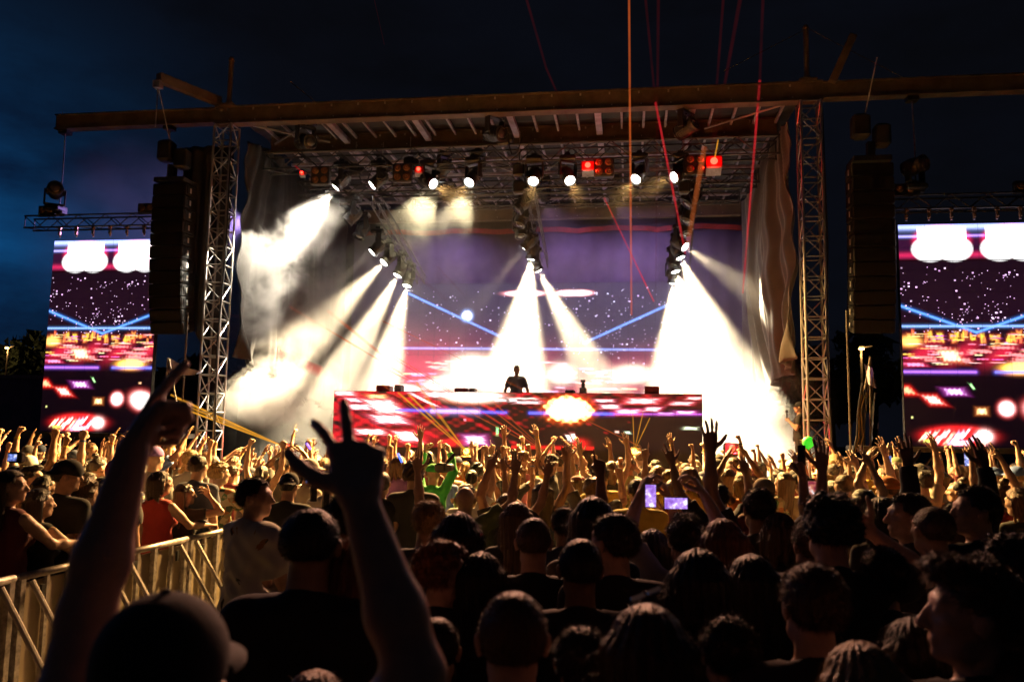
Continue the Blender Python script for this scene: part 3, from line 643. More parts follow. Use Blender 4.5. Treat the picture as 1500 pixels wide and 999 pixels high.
def booth_picture():
    p = Paint(430, 72, (0.014, 0.006, 0.006)); U = lambda px: (px-490)/538; V = lambda py: (py-574)/87
    n = np.zeros((72, 430)); 
    for k in range(5): n += np.sin(p.U*(40+31*k)+p.V*(14+9*k)*(1 if k % 2 else -1)+k*1.7)/5
    red = np.clip(0.95-p.U*1.9-p.V*0.35+1.3*n, 0, 1)+0.6*np.clip(1-p.V*3.6, 0, 1)*np.clip(0.55+1.4*n, 0, 1)
    p.add(np.clip(red, 0, 1)**1.3, (0.85, 0.008, 0.022))
    for px, py, w, h, sh, c, hl in ((505, 577, 16, 4, -1, (3, 1.5, 1.5), (1, 0, .05)), (520, 588, 10, 3, -2, (3, 1.6, 1.8), (.8, 0, .1)), (530, 599, 16, 4, -1, (3, 1.8, 1.8), (.9, 0, .1)), (568, 598, 20, 10, -1.2, (3, 2.9, 2.6), (1.5, .05, .1)), (556, 582, 14, 3, -1, (3, 1.5, .6), (1, .1, 0)), (576, 618, 22, 6, -1.2, (3, 2.4, 2.4), (1.2, 0, .1)), (626, 586, 4, 10, -2.0, (3, 2, 2), (1, 0, .1)), (548, 638, 20, 4, -.6, (3, 2.8, 2.7), (1.4, 0, .05)), (604, 644, 14, 7, -1, (3, 3, 2.8), (1.5, 0, .05)), (706, 648, 13, 6, -.3, (2.8, 2.4, 3), (.9, .05, .5)), (660, 578, 30, 4, -1, (3, 2.5, 2.2), (1.2, .05, .1)),
        (515, 652, 12, 4, -1, (2, .4, .4), (.8, 0, 0)), (732, 579, 12, 2, 0, (3, 2, 2), (.8, 0, .1)), (742, 586, 9, 2, 0, (2.5, 2, 2), None), (760, 586, 6, 2, 0, (2.5, 2, 2), None), (782, 589, 18, 2, 0, (2.5, 2, 2), (.4, 0, 0)), (775, 583, 22, 1.5, 0, (2.5, 1.4, 1.2), None), (892, 585, 12, 2, 0, (3, 2, 2), (.8, 0, .1)), (900, 594, 12, 3, 0, (3, 2, 2), (.8, 0, .1)), (945, 585, 20, 4, .8, (3, 1.4, 1.4), (1.2, 0, .05)), (925, 602, 16, 4, .5, (3, 1.4, 1.8), (1, 0, .2)), (960, 597, 10, 3, 1, (3, 1.6, 1.8), (.8, 0, .1)), (1000, 588, 14, 2.5, 1, (3, 1.4, 1.4), (.8, 0, .05)), (1005, 602, 12, 2.5, 0, (3, 1.6, 2.5), (.7, 0, .4)), (978, 604, 10, 2, 0, (2, 1.2, 2.4), (.5, 0, .3)), (1018, 580, 10, 2, 1, (3, 1.5, 1.5), (.8, 0, 0)),
        (842, 643, 3, 5, -.5, (2.6, 2.8, 2.4), None), (849, 641, 3, 5, -.5, (2.6, 2.8, 2.4), (.6, 0, 0)), (738, 634, 2, 6, 0, (.8, 2.4, .8), None), (1012, 625, 10, 2, 0, (2.4, 2.8, 1.8), None), (925, 633, 4, 2, -.8, (1.6, 2.2, 1.6), None), (910, 632, 3, 2, 0, (2, 1.2, 1), None), (690, 617, 2, 2, 0, (2, .5, .7), None)):
        p.box(U(px), V(py), w/538*0.8, h/87*0.8, c, hl, shear=sh*0.16)
    p.blob(U(700), V(580), 36/538, 9/87, (3, 2.6, 2.2), (1.8, 0.3, 0.1), 1.4)
    p.line(U(585), V(603), U(750), V(605), 1.3, (0.35, 0.3, 2.6)); p.line(U(640), V(604), U(710), V(604), 2.2, (1.6, 1.0, 2.6)); p.line(U(785), V(605), U(905), V(605), 1.3, (0.3, 0.35, 2.6)); p.line(U(905), V(605), U(1028), V(604), 1.0, (1.0, 0.2, 1.2))
    fire = np.hypot((p.U-U(841))/(34/538), (p.V-V(599))/(20/87))+0.12*n+0.1*np.sin(p.U*260)*np.cos(p.V*40)
    p.add(np.exp(-(np.maximum(fire-0.7, 0)/0.35)**2), (2.4, 0.25, 0.01)); p.add(np.clip((1.05-fire)*5, 0, 1), (1.5, 2.6, 0.9)); p.add(np.clip((0.8-fire)*4, 0, 1), (0, 0.5, 2.0))
    p.add(np.exp(-((p.V-0.96)/0.03)**2)*(p.U > 0.5)*(p.U < 0.72), (1.3, 0.01, 0.01)); p.add(np.exp(-((p.V-0.88)/0.07)**2)*np.exp(-((p.U-U(857))/0.02)**2), (1.8, 0.02, 0.02)); p.add(np.exp(-((p.V-0.9)/0.06)**2)*np.exp(-((p.U-U(672))/0.03)**2), (1.3, 0.02, 0.02))
    p.add(np.exp(-((p.V-0.8)/0.12)**2)*np.exp(-((p.U-U(615))/0.05)**2), (1.0, 0.01, 0.03))
    return p
bx0, bx1 = P(490, 573, 19).x, P(1028, 578, 19).x
bt = led('booth_screen', booth_picture(), bx0, bx1, 1.78, 3.09, 19.0, 'wide video screen on the front of the booth with red streaks and a fireball', 1.0)
MB().box(((bx0+bx1)/2, 19.75, 3.06), (bx1-bx0, 1.2, 0.05)).build('booth_top', M_DECK, bt)
for x in (bx0+0.03, bx1-0.03): MB().box((x, 19.75, 2.2), (0.06, 1.2, 1.66)).build('booth_side', M_BLK, bt)
MB().box(((bx0+bx1)/2, 19.06, 1.54), (bx1-bx0, 0.1, 0.48)).build('plinth', M_BLK, bt)
tag(MB().box(((bx0+bx1)/2, 20.9, 1.66), (bx1-bx0, 1.05, 0.68)).build('riser', M_BLK), 'black riser platform behind the booth for the disc jockey', 'riser')

def wall_picture():
    p = Paint(330, 150, (0.05, 0.042, 0.10)); x0, x1, y0, y1 = 570, 1003, 415, 590  # purple ambient haze is put into this background colour
    U = lambda px: (px-x0)/(x1-x0); V = lambda py: (py-y0)/(y1-y0)
    p.stars(260, 0.03, 0.62, c=(1.5, 1.5, 1.9)); p.stars(70, 0.1, 0.8, 0.6, 0.95, c=(1.5, 1.5, 1.9))
    p.blob(U(690), V(463), 7.5/433, 7.5/175, (2.4, 2.6, 3), (0.25, 0.5, 1.3), 1.6, 12)
    p.line(U(601), V(429), U(760), V(503), 1.1, (0.45, 0.9, 2.6)); p.line(U(1003), V(438), U(862), V(503), 1.1, (0.45, 0.9, 2.6)); p.line(U(574), V(511), U(1003), V(513), 1.1, (0.6, 0.9, 2.4))
    for c in (775, 838, 856): p.blob(U(c), V(430), (26 if c < 800 else 16)/433, 4/175, (3, 2.8, 2.8), (1.8, 0.03, 0.06), 1.2, 8)
    for i in range(90):
        q = rng.random(); px = 575+rng.random()*420; py = 530+rng.random()*50
        p.box(U(px), V(py), rng.uniform(4, 11)/433, 1.2/175, (rng.uniform(1.5, 3), rng.uniform(.5, 2), rng.uniform(.6, 2)), (.3, 0, .03) if q < .5 else None, shear=-0.3)
    p.add(np.exp(-((p.V-V(566))/0.22)**2)*np.clip(0.7+0.4*np.sin(p.U*17+p.V*9), 0, 1), (1.2, 0.03, 0.10)); p.add(np.exp(-((p.V-V(550))/0.30)**2)*np.exp(-(p.U/0.35)**2), (0.8, 0.01, 0.05))  # wide red-pink glow paints the stage haze into the picture
    for px, py, w, h in ((700, 540, 34, 18), (680, 560, 30, 12), (725, 552, 30, 14), (830, 548, 18, 14), (930, 548, 26, 12), (648, 566, 20, 8), (600, 572, 22, 6)):
        p.blob(U(px), V(py), w/433, h/175, (3, 2.6, 2.2), (1.4, .35, .08), 1.3, 5)
    return p
a, b = P(570, 415, 24.7), P(1003, 590, 24.7)
led('rear_screen', wall_picture(), a.x, b.x, P(785, 590, 24.7).z, P(785, 415, 24.7).z, 24.7, 'rear video wall behind the disc jockey with stars, a white moon and blue lines', 1.0)

# equipment on the booth
def gear(px, py, w, h, label, red=True, stack=False):
    p = P(px, py, 19.4); t = tag(empty('equipment_case', (p.x, 19.4, 3.087)), label, 'equipment case')
    MB().box((0, 0.1, h/2), (w, 0.35, h), ch=0.02).build('case', mat('painted_red_light_case', (0.35, 0.02, 0.02), 0.3) if red else M_BLK, t)  # red light on case and front panel is put into their colour
    MB().box((0, -0.085, h/2), (w*0.85, 0.02, h*0.7)).build('front_panel', M_REDG if red else M_ALUD, t)
    if stack: MB().box((0, 0.1, h+0.06), (w*0.5, 0.2, 0.12), ch=0.015).box((0, 0.0, h+0.15), (w*0.7, 0.14, 0.06)).build('camera', M_BLK, t)
gear(562, 571, 0.34, 0.17, 'red lit case at the left end of the booth top')
gear(583, 571, 0.16, 0.19, 'small dark case beside the red case at the booth left end', False)
gear(676, 573, 0.32, 0.12, 'red lit case on the booth top left of the disc jockey')
gear(692, 573, 0.14, 0.12, 'small dark box touching the red case left of the disc jockey', False)
gear(854, 571, 0.16, 0.16, 'small camera stacked on a box on the booth top', False, True)
gear(835, 574, 0.22, 0.10, 'low dark mixer box on the booth top beside the small camera', False)
gear(955, 572, 0.34, 0.20, 'red lit case near the right end of the booth top')

# ---- side scaffolds, poles, speakers
M_SCAF = mat('dark_scaffold', (0.10, 0.085, 0.07), 0.5, 0.5, 0.3, 8)
for s in (0, 1):
    x0, x1 = (-14.0, -9.8) if s == 0 else (4.4, 9.2)
    t = tag(empty('scaffold_platform', (0, 0, 0)), 'low dark scaffold platform carrying the %s video screen' % ('left' if s == 0 else 'right'), 'platform', 'scaffold platforms under the side screens')
    MB().box(((x0+x1)/2, 17.1, 1.96), (x1-x0, 1.3, 0.10)).build('platform_deck', M_SCAF, t)
    n = 5
    for i in range(n):
        x = x0+0.1+(x1-x0-0.2)*i/(n-1)
        for y in (16.5, 17.7): strut('post', (x, y, 0), (x, y, 1.91), 0.03, M_SCAF, t, 8)
        if i < n-1: strut('diagonal', (x, 16.5, 0.3), (x+(x1-x0-0.2)/(n-1), 16.5, 1.85), 0.02, M_SCAF, t)
    strut('rail', (x0, 16.5, 1.0), (x1, 16.5, 1.0), 0.02, M_SCAF, t)
    # truss above the screen with lamps, hung on chains from the long beam
    ta, tb = (-13.95, -10.2) if s == 0 else (4.95, 8.7)
    box_truss('screen_truss', (ta, 17.0, 6.85), (tb, 17.0, 6.85), 0.3, 0.28, 'black truss hung above the %s video screen' % ('left' if s == 0 else 'right'), 'trusses above the side screens', M_BLK, 0.35, 0.02)
    for k, xx in enumerate((ta+0.75, tb-0.35)):
        c = tag(empty('chain', (0, 0, 0)), 'thin chain from the long beam down to the %s end of the %s screen truss' % ('outer' if (k == 0) == (s == 0) else 'inner', 'left' if s == 0 else 'right'), 'chain', 'chains holding the screen trusses')
        xx = (ta+0.75) if (k == 0) else tb-0.35
        MB().path([(xx, 17, 7.0), (xx+0.02, 17, 8.0), (xx, 17, 9.08)], 0.014).build('links', M_ALUD, c)
        MB().box((xx, 17, 9.03), (0.22, 0.2, 0.09)).build('clamp', M_BLK, c)
        MB().box((xx, 17, 7.14), (0.3, 0.22, 0.24), ch=0.04).build('hoist', M_BLK, c)
    xm = ta+0.72
    moving_light((xm+0.12, 16.7, 7.6), (xm+1.2, 15.2, 7.7), 'unlit moving light standing on the %s screen truss' % ('left' if s == 0 else 'right'), 'moving lights on the screen trusses', lit=False, s=1.1, up=-1)
    for k, xx in enumerate(((ta+0.55, tb-0.7) if s == 0 else (ta+0.5, tb-1.0))):
        blinder(Vector((xx, 16.9, 7.12)), 'two lamp amber blinder at the %s end of the %s screen truss' % ('outer' if (k == 0) == (s == 0) else 'inner', 'left' if s == 0 else 'right'), rows=1, s=0.95)
    for k in range(7):
        xx = (-13.0 if s == 0 else 5.45)+k*0.42
        t = tag(MB().tube((xx, 16.84, 6.72), (xx, 16.84, 6.46), 0.02, n=6).box((xx, 16.82, 6.66), (0.07, 0.05, 0.05)).box((xx, 16.82, 6.55), (0.05, 0.05, 0.08)).build('screen_hanger', M_WARMGL), 'small metal clamp hanging the %s video screen from its truss' % ('right' if s else 'left'), 'clamp', 'clamps along the tops of the side screens')

def line_array(xa, xb, label):
    t = tag(empty('speaker_array', ((xa+xb)/2, 16.6, 7.75)), label, 'speaker array', 'hanging speaker arrays in front of the truss towers')
    w = xb-xa; n = 12; h = 0.285
    cab = MB(); cab.box((0, 0.25, -h/2), (w, 0.5, h-0.012), ch=0.02)
    # side pockets and handle plates
    for sx in (-1, 1):
        for yy in (0.12, 0.30): cab.box((sx*(w/2+0.004), yy, -h/2), (0.012, 0.10, h*0.6))
    cabm = cab.mesh('cabinet', M_CAB)
    grm = MB().box((0, -0.006, -h/2), (w-0.05, 0.02, h-0.04)).mesh('grille', M_GRILLE)
    hm_ = MB().box((0, 0.2, -h/2), (0.004, 0.06, h*0.4)).mesh('badge', M_WHITE)
    p = Vector((0, 0, -0.15)); ang = 0
    for i in range(n):
        ang += R(0.3 if i < 5 else 1.2 if i < 9 else 3.0)
        M = Matrix.Translation(p) @ Matrix.Rotation(ang, 4, 'X')
        c = inst('cabinet', cabm, t, M); inst('grille', grm, c)
        for sx in (-1, 1): inst('side_plate', hm_, c, Matrix.Translation((sx*(w/2+0.013), 0, 0)))
        p = M @ Vector((0, 0, -h))
    MB().box((0, 0.25, -0.07), (w*0.9, 0.6, 0.10)).build('bumper_frame', M_BLK, t)
    b = MB().box((-0.18, 0.1, 0.62), (0.34, 0.3, 0.5), ch=0.06).box((0.22, 0.1, 0.42), (0.30, 0.3, 0.46), ch=0.05).box((0, 0.1, 0.12), (0.14, 0.14, 0.34)); b.build('motor', M_BLK, t)
    MB().path([(-0.1, 0.1, 0.8), (-0.02, -0.6, 1.75)], 0.012).build('chain', M_ALUD, t)
    return t
line_array(-10.62, -9.82, 'tall black speaker array hanging left of the left truss tower')
line_array(mir(-9.82), mir(-10.62), 'tall black speaker array hanging right of the right truss tower')

# chain under the left outrigger
c = tag(MB().path([OE+Vector((0, 0, -0.1)), OE+Vector((0.0, 0, -1.1))], 0.014).box(OE+Vector((0, 0, -0.16)), (0.16, 0.14, 0.16)).build('chain', M_ALUD), 'chain dropping from the short outrigger above the left speaker array', 'chain')
# poles under the arrays
for s, (px, y0, y1) in enumerate(((275, 462, 660), (1240, 455, 665))):
    a, b = P(px, y0, 16.6), P(px+(0 if s else -2), y1, 16.6)
    tag(MB().tube((a.x, 16.6, 0), (a.x, 16.6, a.z), 0.022, n=8).build('scaffold_pole', M_SCAF), 'thin upright pole standing under the %s speaker array' % ('right' if s else 'left'), 'pole')
# left flag and its stand
f = tag(empty('banner_stand'), 'purple white cloth banner tied to slanting poles left of the left tower', 'banner')
fy = 16.4
MB().sheet(lambda u, v: (P(247, 522, fy).x+(P(298, 541, fy).x-P(247, 522, fy).x)*u, fy+0.04*math.sin(u*9+v*2), P(247, 522, fy).z-0.02-0.30*u + (-(0.34-0.32*u)*v)-0.06*math.sin(u*3.1)), 24, 6).build('cloth', mat('pale_banner_cloth', (0.45, 0.38, 0.5), 0.8, 0, 0.2, 3), f)
MB().tube(P(246, 524, fy), P(242, 585, fy), 0.022).tube(P(248, 526, fy), P(262, 610, fy), 0.018).tube(P(242, 585, fy), P(240, 660, fy), 0.02).build('poles', M_ALU, f)
MB().path([P(262, 590, fy), P(258, 615, fy), P(268, 625, fy), P(262, 650, fy), P(270, 665, fy)], 0.02).build('cable', mat('yellow_cable', (0.5, 0.38, 0.1), 0.5), f)
# right cable tripod
f = tag(empty('cable_tripod'), 'tripod of slanting poles with hanging cables and a plastic sheet right of the right tower', 'tripod'); fy = 16.5
b = MB()
for qx in (1250, 1262, 1275, 1283): b.tube(P(1275, 523, fy), P(qx, 668, fy+0.3*(qx % 2)), 0.02)
b.build('poles', M_SCAF, f)
MB().sheet(lambda u, v: P(1266+12*u+6*v, 533+30*v+6*u, fy-0.1+0.05*math.sin(u*7+v*3)), 8, 10).build('plastic_sheet', mat('pale_plastic', (0.5, 0.45, 0.55), 0.3), f)
for k in range(4): MB().path([P(1263+k*2, 560+5*k, fy-.1), P(1257+k, 600, fy-.1), P(1255+k*3, 640, fy-.1), P(1250+k*2, 662, fy-.1)], 0.016).build('cable', mat('yellow_cable', (0.5, 0.38, 0.1), 0.5) if k % 2 else M_BLKP, f)
MB().sheet(lambda u, v: P(1277+10*u, 575+85*v, fy+0.15*math.sin(u*9+v*5)), 8, 14).build('black_tarp', mat('shiny_black_tarp', (0.03, 0.03, 0.035), 0.2, 0, 0.3, 5, 0.6), f)
# sodium lamps far away
M_SOD = emis('sodium_lamp', (1.0, 0.62, 0.15), 30)
for px, py, Y, lab in ((1261, 508, 40, 'distant warm street lamp glowing right of the stage'), (12, 508, 55, 'distant warm street lamp glowing at the far left edge')):
    p = P(px, py, Y); t = tag(empty('street_lamp', (p.x, p.y, 0)), lab, 'street lamp', 'distant street lamps')
    MB().tube((0, 0, 0), (0, 0, p.z), 0.09, 0.05, n=8).tube((0, 0, p.z-0.05), (0.5, 0, p.z+0.05), 0.04, n=6).build('post', M_STEELP, t)
    MB().box((0.0, -0.1, p.z), (0.30, 0.2, 0.10), ch=0.03).build('lamp_housing', M_STEELP, t)
    MB().box((0.0, -0.12, p.z-0.11), (0.22, 0.18, 0.08), ch=0.03).build('bulb', M_SOD, t)
    l = bpy.data.lights.new('street_bulb', 'POINT'); l.energy = 70; l.color = (1, 0.6, 0.2); o = bpy.data.objects.new('street_bulb', l); C.objects.link(o); o.location = (p.x, p.y-0.3, p.z-0.35)
# dark tree line and buildings behind
def tree(x, y, h, w, label):
    t = tag(empty('tree', (x, y, 0)), label, 'tree', 'dark trees behind the festival ground')
    MB().tube((0, 0, 0), (0, 0, h*0.5), 0.3, 0.15, n=7).tube((0, 0, h*0.35), (w*0.25, 0, h*0.6), 0.14, 0.05, n=5).tube((0, 0, h*0.4), (-w*0.22, 0.2, h*0.66), 0.14, 0.05, n=5).build('trunk', mat('bark', (0.06, 0.045, 0.03), 0.9), t)
    n = 2600; q = rng.normal(size=(n, 3)); q /= np.linalg.norm(q, axis=1)[:, None]; q *= (rng.random(n)**0.33)[:, None]
    cl = rng.normal(size=(16, 3))*0.45; q = q*0.42+cl[rng.integers(0, 16, n)]; q = q/np.maximum(1, np.linalg.norm(q, axis=1))[:, None]
    c = q*np.array([w/2, w/2, h*0.34])+np.array([0, 0, h*0.66]); d = rng.normal(size=(n, 2, 3))*0.28
    v = np.stack([c+d[:, 0], c-d[:, 0]*0.6+d[:, 1], c-d[:, 1]], 1).reshape(-1, 3)
    me = bpy.data.meshes.new('crown'); me.from_pydata(v.tolist(), [], np.arange(3*n).reshape(-1, 3).tolist()); me.materials.append(mat('foliage', (0.040, 0.055, 0.028), 0.8, 0, 0.5, 1)); inst('crown', me, t)
for i, (x, y, h, w, lab) in enumerate(((-46, 62, 11, 11, 'dark broad tree at the far left edge behind the lamp'), (-38, 66, 9, 9, 'dark tree between the far left lamp and the left screen'), (-33, 70, 8, 8, 'low dark tree just left of the left video screen'), (14, 60, 10, 10, 'dark tree in the gap between right tower and right screen'), (24, 62, 9, 10, 'dark tree behind the right video screen'))): tree(x, y, h, w, lab)
bl = tag(empty('storage_building', (-30, 45, 0)), 'long low dark building at the far left horizon', 'building')
MB().box((0, 0, 2.4), (18, 6, 4.8)).build('wall', mat('dark_cladding', (0.08, 0.07, 0.07), 0.8, 0, .3, 2), bl); MB().box((0, 0, 4.9), (18.4, 6.4, 0.2)).build('roof', M_STEELP, bl)
for k in range(7): MB().box((-7.5+k*2.4, -3.02, 2.9), (1.2, 0.06, 0.9)).build('window', M_GLASS, bl)

# ---- smoke volumes
def smoke(name, lo, hi, build, label, step=None):
    o = MB().box([(a+b)/2 for a, b in zip(lo, hi)], [b-a for a, b in zip(lo, hi)]).build(name, None)
    m_ = bpy.data.materials.new(name+'_volume'); m_.use_nodes = True; t = m_.node_tree; t.nodes.clear()
    ou = t.nodes.new('ShaderNodeOutputMaterial'); v = t.nodes.new('ShaderNodeVolumePrincipled'); v.inputs['Color'].default_value = (1, 0.98, 0.96, 1); v.inputs['Anisotropy'].default_value = 0.15
    tc_ = t.nodes.new('ShaderNodeTexCoord'); d = build(t, tc_.outputs['Object'])
    if isinstance(d, (int, float)): v.inputs['Density'].default_value = d
    else: t.links.new(d, v.inputs['Density'])
    t.links.new(v.outputs[0], ou.inputs['Volume']); o.data.materials.clear(); o.data.materials.append(m_)
    o['kind'] = 'stuff'; o['label'] = label; return o
def ell(t, co, c, r, soft=1.0):
    """1 inside an ellipsoid, fading to 0 at its edge"""
    mp_ = nd(t, 'ShaderNodeMapping', vector_type='POINT'); s = [1/q for q in r]
    mp_.inputs['Scale'].default_value = s; mp_.inputs['Location'].default_value = [-a*b for a, b in zip(c, s)]
    t.links.new(co, mp_.inputs[0]); ln = nd(t, 'ShaderNodeVectorMath', operation='LENGTH'); t.links.new(mp_.outputs[0], ln.inputs[0])
    return mth(t, 'SUBTRACT', 1.0, ln.outputs['Value'], None, True)
PUFFS = [(P(395, 415, 17.8), (2.2, 0.85, 2.0), 3.0), (P(455, 315, 17.9), (0.9, 0.7, 0.7), 1.6), (P(598, 322, 19.9), (0.85, 0.7, 0.85), 2.6), (P(664, 322, 19.9), (0.75, 0.6, 0.65), 2.6), (P(390, 575, 18.4), (1.7, 0.9, 0.95), 4.5), (P(440, 530, 19.4), (1.5, 1.2, 1.2), 0.8), (P(1110, 600, 19.2), (1.7, 1.2, 1.0), 1.0), (P(1165, 590, 18.2), (0.6, 0.6, 1.0), 0.5)]
def sm_build(t, co):
    n = nd(t, 'ShaderNodeTexNoise', i_Scale=0.95, i_Detail=6.0, i_Roughness=0.66, i_Distortion=0.35); t.links.new(co, n.inputs['Vector'])
    nn = mth(t, 'MULTIPLY_ADD', n.outputs[0], 5.0, -2.2, True)
    acc = None
    for c, r, k in PUFFS:
        e = mth(t, 'MULTIPLY', ell(t, co, c, r), k)
        acc = e if acc is None else mth(t, 'ADD', acc, e)
    # puffs are eaten by the noise; a thin even layer lies under them
    puff = mth(t, 'MULTIPLY', mth(t, 'MULTIPLY', acc, nn), 1.0)
    sp_ = nd(t, 'ShaderNodeSeparateXYZ'); t.links.new(co, sp_.inputs[0])
    fall = mth(t, 'MULTIPLY_ADD', sp_.outputs[2], -0.16, 1.50, True)
    back = mth(t, 'MULTIPLY_ADD', sp_.outputs[1], 0.7, -12.9, True)          # clear air at the front edge of the stage, hazy behind it
    lowl = mth(t, 'MULTIPLY', mth(t, 'MULTIPLY_ADD', sp_.outputs[2], -0.38, 1.9, True), 0.13)
    base = mth(t, 'MULTIPLY', mth(t, 'MULTIPLY', mth(t, 'MULTIPLY_ADD', n.outputs[0], 0.66, -0.19, True), mth(t, 'ADD', mth(t, 'MULTIPLY', fall, 0.5), lowl)), mth(t, 'MULTIPLY_ADD', back, 0.97, 0.03))
    return mth(t, 'ADD', puff, base)
def drift(t, co):
    n = nd(t, 'ShaderNodeTexNoise', i_Scale=0.5, i_Detail=5.0, i_Roughness=0.6); t.links.new(co, n.inputs['Vector'])
    return mth(t, 'MULTIPLY', mth(t, 'MULTIPLY', mth(t, 'MULTIPLY_ADD', n.outputs[0], 3.0, -1.1, True), ell(t, co, (-12.0, 21.0, 7.2), (5.0, 3.4, 3.6))), 0.10)
smoke('drifting_smoke', (-17.2, 17.7, 3.4), (-9.65, 24.5, 11), drift, 'thin violet tinted smoke drifting out left of the stage')
l = bpy.data.lights.new('added_violet_lamp', 'SPOT'); l.energy = 2600; l.color = (0.50, 0.32, 1.0); l.spot_size = R(110); l.spot_blend = 1  # violet lamp and its fixture are added to colour the drifting smoke
pv = Vector((-9.9, 20.0, 7.6)); moving_light(pv, pv+Vector((-1, 0, -0.1)), 'added violet wash light left of the roof that tints the drifting smoke', 'violet wash lights on the rear truss', lit=False)
o = bpy.data.objects.new('added_violet_lamp', l); C.objects.link(o); M = frame_z(Vector((1, 0, 0.1))).to_4x4(); M.translation = pv+Vector((-0.1, 0, 0)); o.matrix_world = M
SMOKE = smoke('stage_smoke', (-9.6, 17.22, 1.3), (4.2, 24.6, 8.8), sm_build, 'drifting white stage smoke caught by the spotlights')

# ================================================================== PEOPLE
# A body is a smooth union of tapered capsules and ellipsoids, turned into one continuous surface (surface nets).
V3 = lambda *a: np.array(a, float)
class Sdf:
    def __init__(s): s.p = []; s.m = 0
    def cap(s, a, b, r1, r2=None, k=0.03, mat=None): s.p.append(('c', V3(*a), V3(*b), r1, r1 if r2 is None else r2, k, s.m if mat is None else mat)); return s
    def ell(s, c, r, k=0.03, mat=None, rot=None): s.p.append(('e', V3(*c), V3(*r), rot, None, k, s.m if mat is None else mat)); return s
    def cut(s, fn): s.p.append(('x', fn, None, None, None, 0, 0)); return s
    def bounds(s):
        lo, hi = V3(9, 9, 9), V3(-9, -9, -9)
        for p in s.p:
            if p[0] == 'c':
                r = max(p[3], p[4]); lo = np.minimum(lo, np.minimum(p[1], p[2])-r); hi = np.maximum(hi, np.maximum(p[1], p[2])+r)
            elif p[0] == 'e': r = p[2].max() if p[3] is not None else p[2]; lo = np.minimum(lo, p[1]-r); hi = np.maximum(hi, p[1]+r)
        return lo, hi
def sdf_mesh(S_, hx, zaxis=None, noise=None, offset=0.0):
    lo, hi = S_.bounds(); pad = 0.03+offset
    ax = [np.arange(lo[i]-pad, hi[i]+pad+hx, hx) for i in range(3)]
    if zaxis is not None: ax[2] = zaxis(lo[2]-pad, hi[2]+pad)
    n = [len(a) for a in ax]; F = np.full(n, 1.0, np.float32)
    cuts = []
    for p in S_.p:
        if p[0] == 'x': cuts.append(p[1]); continue
        if p[0] == 'c': r = max(p[3], p[4]); a, b = np.minimum(p[1], p[2])-r, np.maximum(p[1], p[2])+r
        else: r = p[2].max() if p[3] is not None else p[2]; a, b = p[1]-r, p[1]+r
        mg = p[5]+0.03+offset
        sl = [slice(max(0, np.searchsorted(ax[i], a[i]-mg)-1), np.searchsorted(ax[i], b[i]+mg)+1) for i in range(3)]
        X, Y, Z = ax[0][sl[0]][:, None, None], ax[1][sl[1]][None, :, None], ax[2][sl[2]][None, None, :]
        if p[0] == 'c':
            A, B = p[1], p[2]; d = B-A; L2 = max(1e-9, float(d@d))
            t = np.clip(((X-A[0])*d[0]+(Y-A[1])*d[1]+(Z-A[2])*d[2])/L2, 0, 1)
            D = np.sqrt((X-A[0]-t*d[0])**2+(Y-A[1]-t*d[1])**2+(Z-A[2]-t*d[2])**2)-(p[3]+(p[4]-p[3])*t)
        else:
            x, y, z = X-p[1][0], Y-p[1][1], Z-p[1][2]; rr = p[2]
            if p[3] is not None:
                M = p[3]; x, y, z = M[0][0]*x+M[1][0]*y+M[2][0]*z, M[0][1]*x+M[1][1]*y+M[2][1]*z, M[0][2]*x+M[1][2]*y+M[2][2]*z
            k0 = np.sqrt((x/rr[0])**2+(y/rr[1])**2+(z/rr[2])**2); k1 = np.sqrt((x/rr[0]**2)**2+(y/rr[1]**2)**2+(z/rr[2]**2)**2)
            D = k0*(k0-1)/np.maximum(k1, 1e-6)
        k = p[5]; G = F[sl[0], sl[1], sl[2]]
        h = np.clip(0.5+0.5*(G-D)/k, 0, 1) if k > 0 else (G > D)*1.0
        F[sl[0], sl[1], sl[2]] = (G*(1-h)+D*h - k*h*(1-h)).astype(np.float32)
    F -= offset
    Xg, Yg, Zg = np.meshgrid(*ax, indexing='ij', sparse=True)
    if noise is not None: F = F + noise(Xg, Yg, Zg).astype(np.float32)
    for c in cuts: F = np.maximum(F, c(Xg, Yg, Zg))
    F[0], F[-1], F[:, 0], F[:, -1], F[:, :, 0], F[:, :, -1] = 1, 1, 1, 1, 1, 1
    ins = F < 0
    nx, ny, nz = n
    c8 = [ins[i:nx-1+i, j:ny-1+j, k:nz-1+k] for i in (0, 1) for j in (0, 1) for k in (0, 1)]
    s8 = sum(c.astype(np.int8) for c in c8); act = (s8 > 0) & (s8 < 8)
    idx = np.full(act.shape, -1, np.int64); I = np.argwhere(act); idx[act] = np.arange(len(I))
    acc = np.zeros((len(I), 3)); cnt = np.zeros(len(I))
    cor = [(i, j, k) for i in (0, 1) for j in (0, 1) for k in (0, 1)]
    fv = {c: F[I[:, 0]+c[0], I[:, 1]+c[1], I[:, 2]+c[2]] for c in cor}
    for c in cor:
        for a in range(3):
            if c[a] == 0:
                d = list(c); d[a] = 1; d = tuple(d); f0, f1 = fv[c], fv[d]; cr = (f0 < 0) != (f1 < 0)
                t = np.where(cr, f0/np.where(cr, f0-f1, 1), 0)
                p_ = np.array(c, float)[None, :].repeat(len(I), 0); p_[:, a] += t
                acc += p_*cr[:, None]; cnt += cr
    acc /= cnt[:, None]
    co = np.empty_like(acc)
    for a in range(3):
        base = ax[a][I[:, a]]; stp = ax[a][np.minimum(I[:, a]+1, n[a]-1)]-base; co[:, a] = base+acc[:, a]*stp
    quads = []
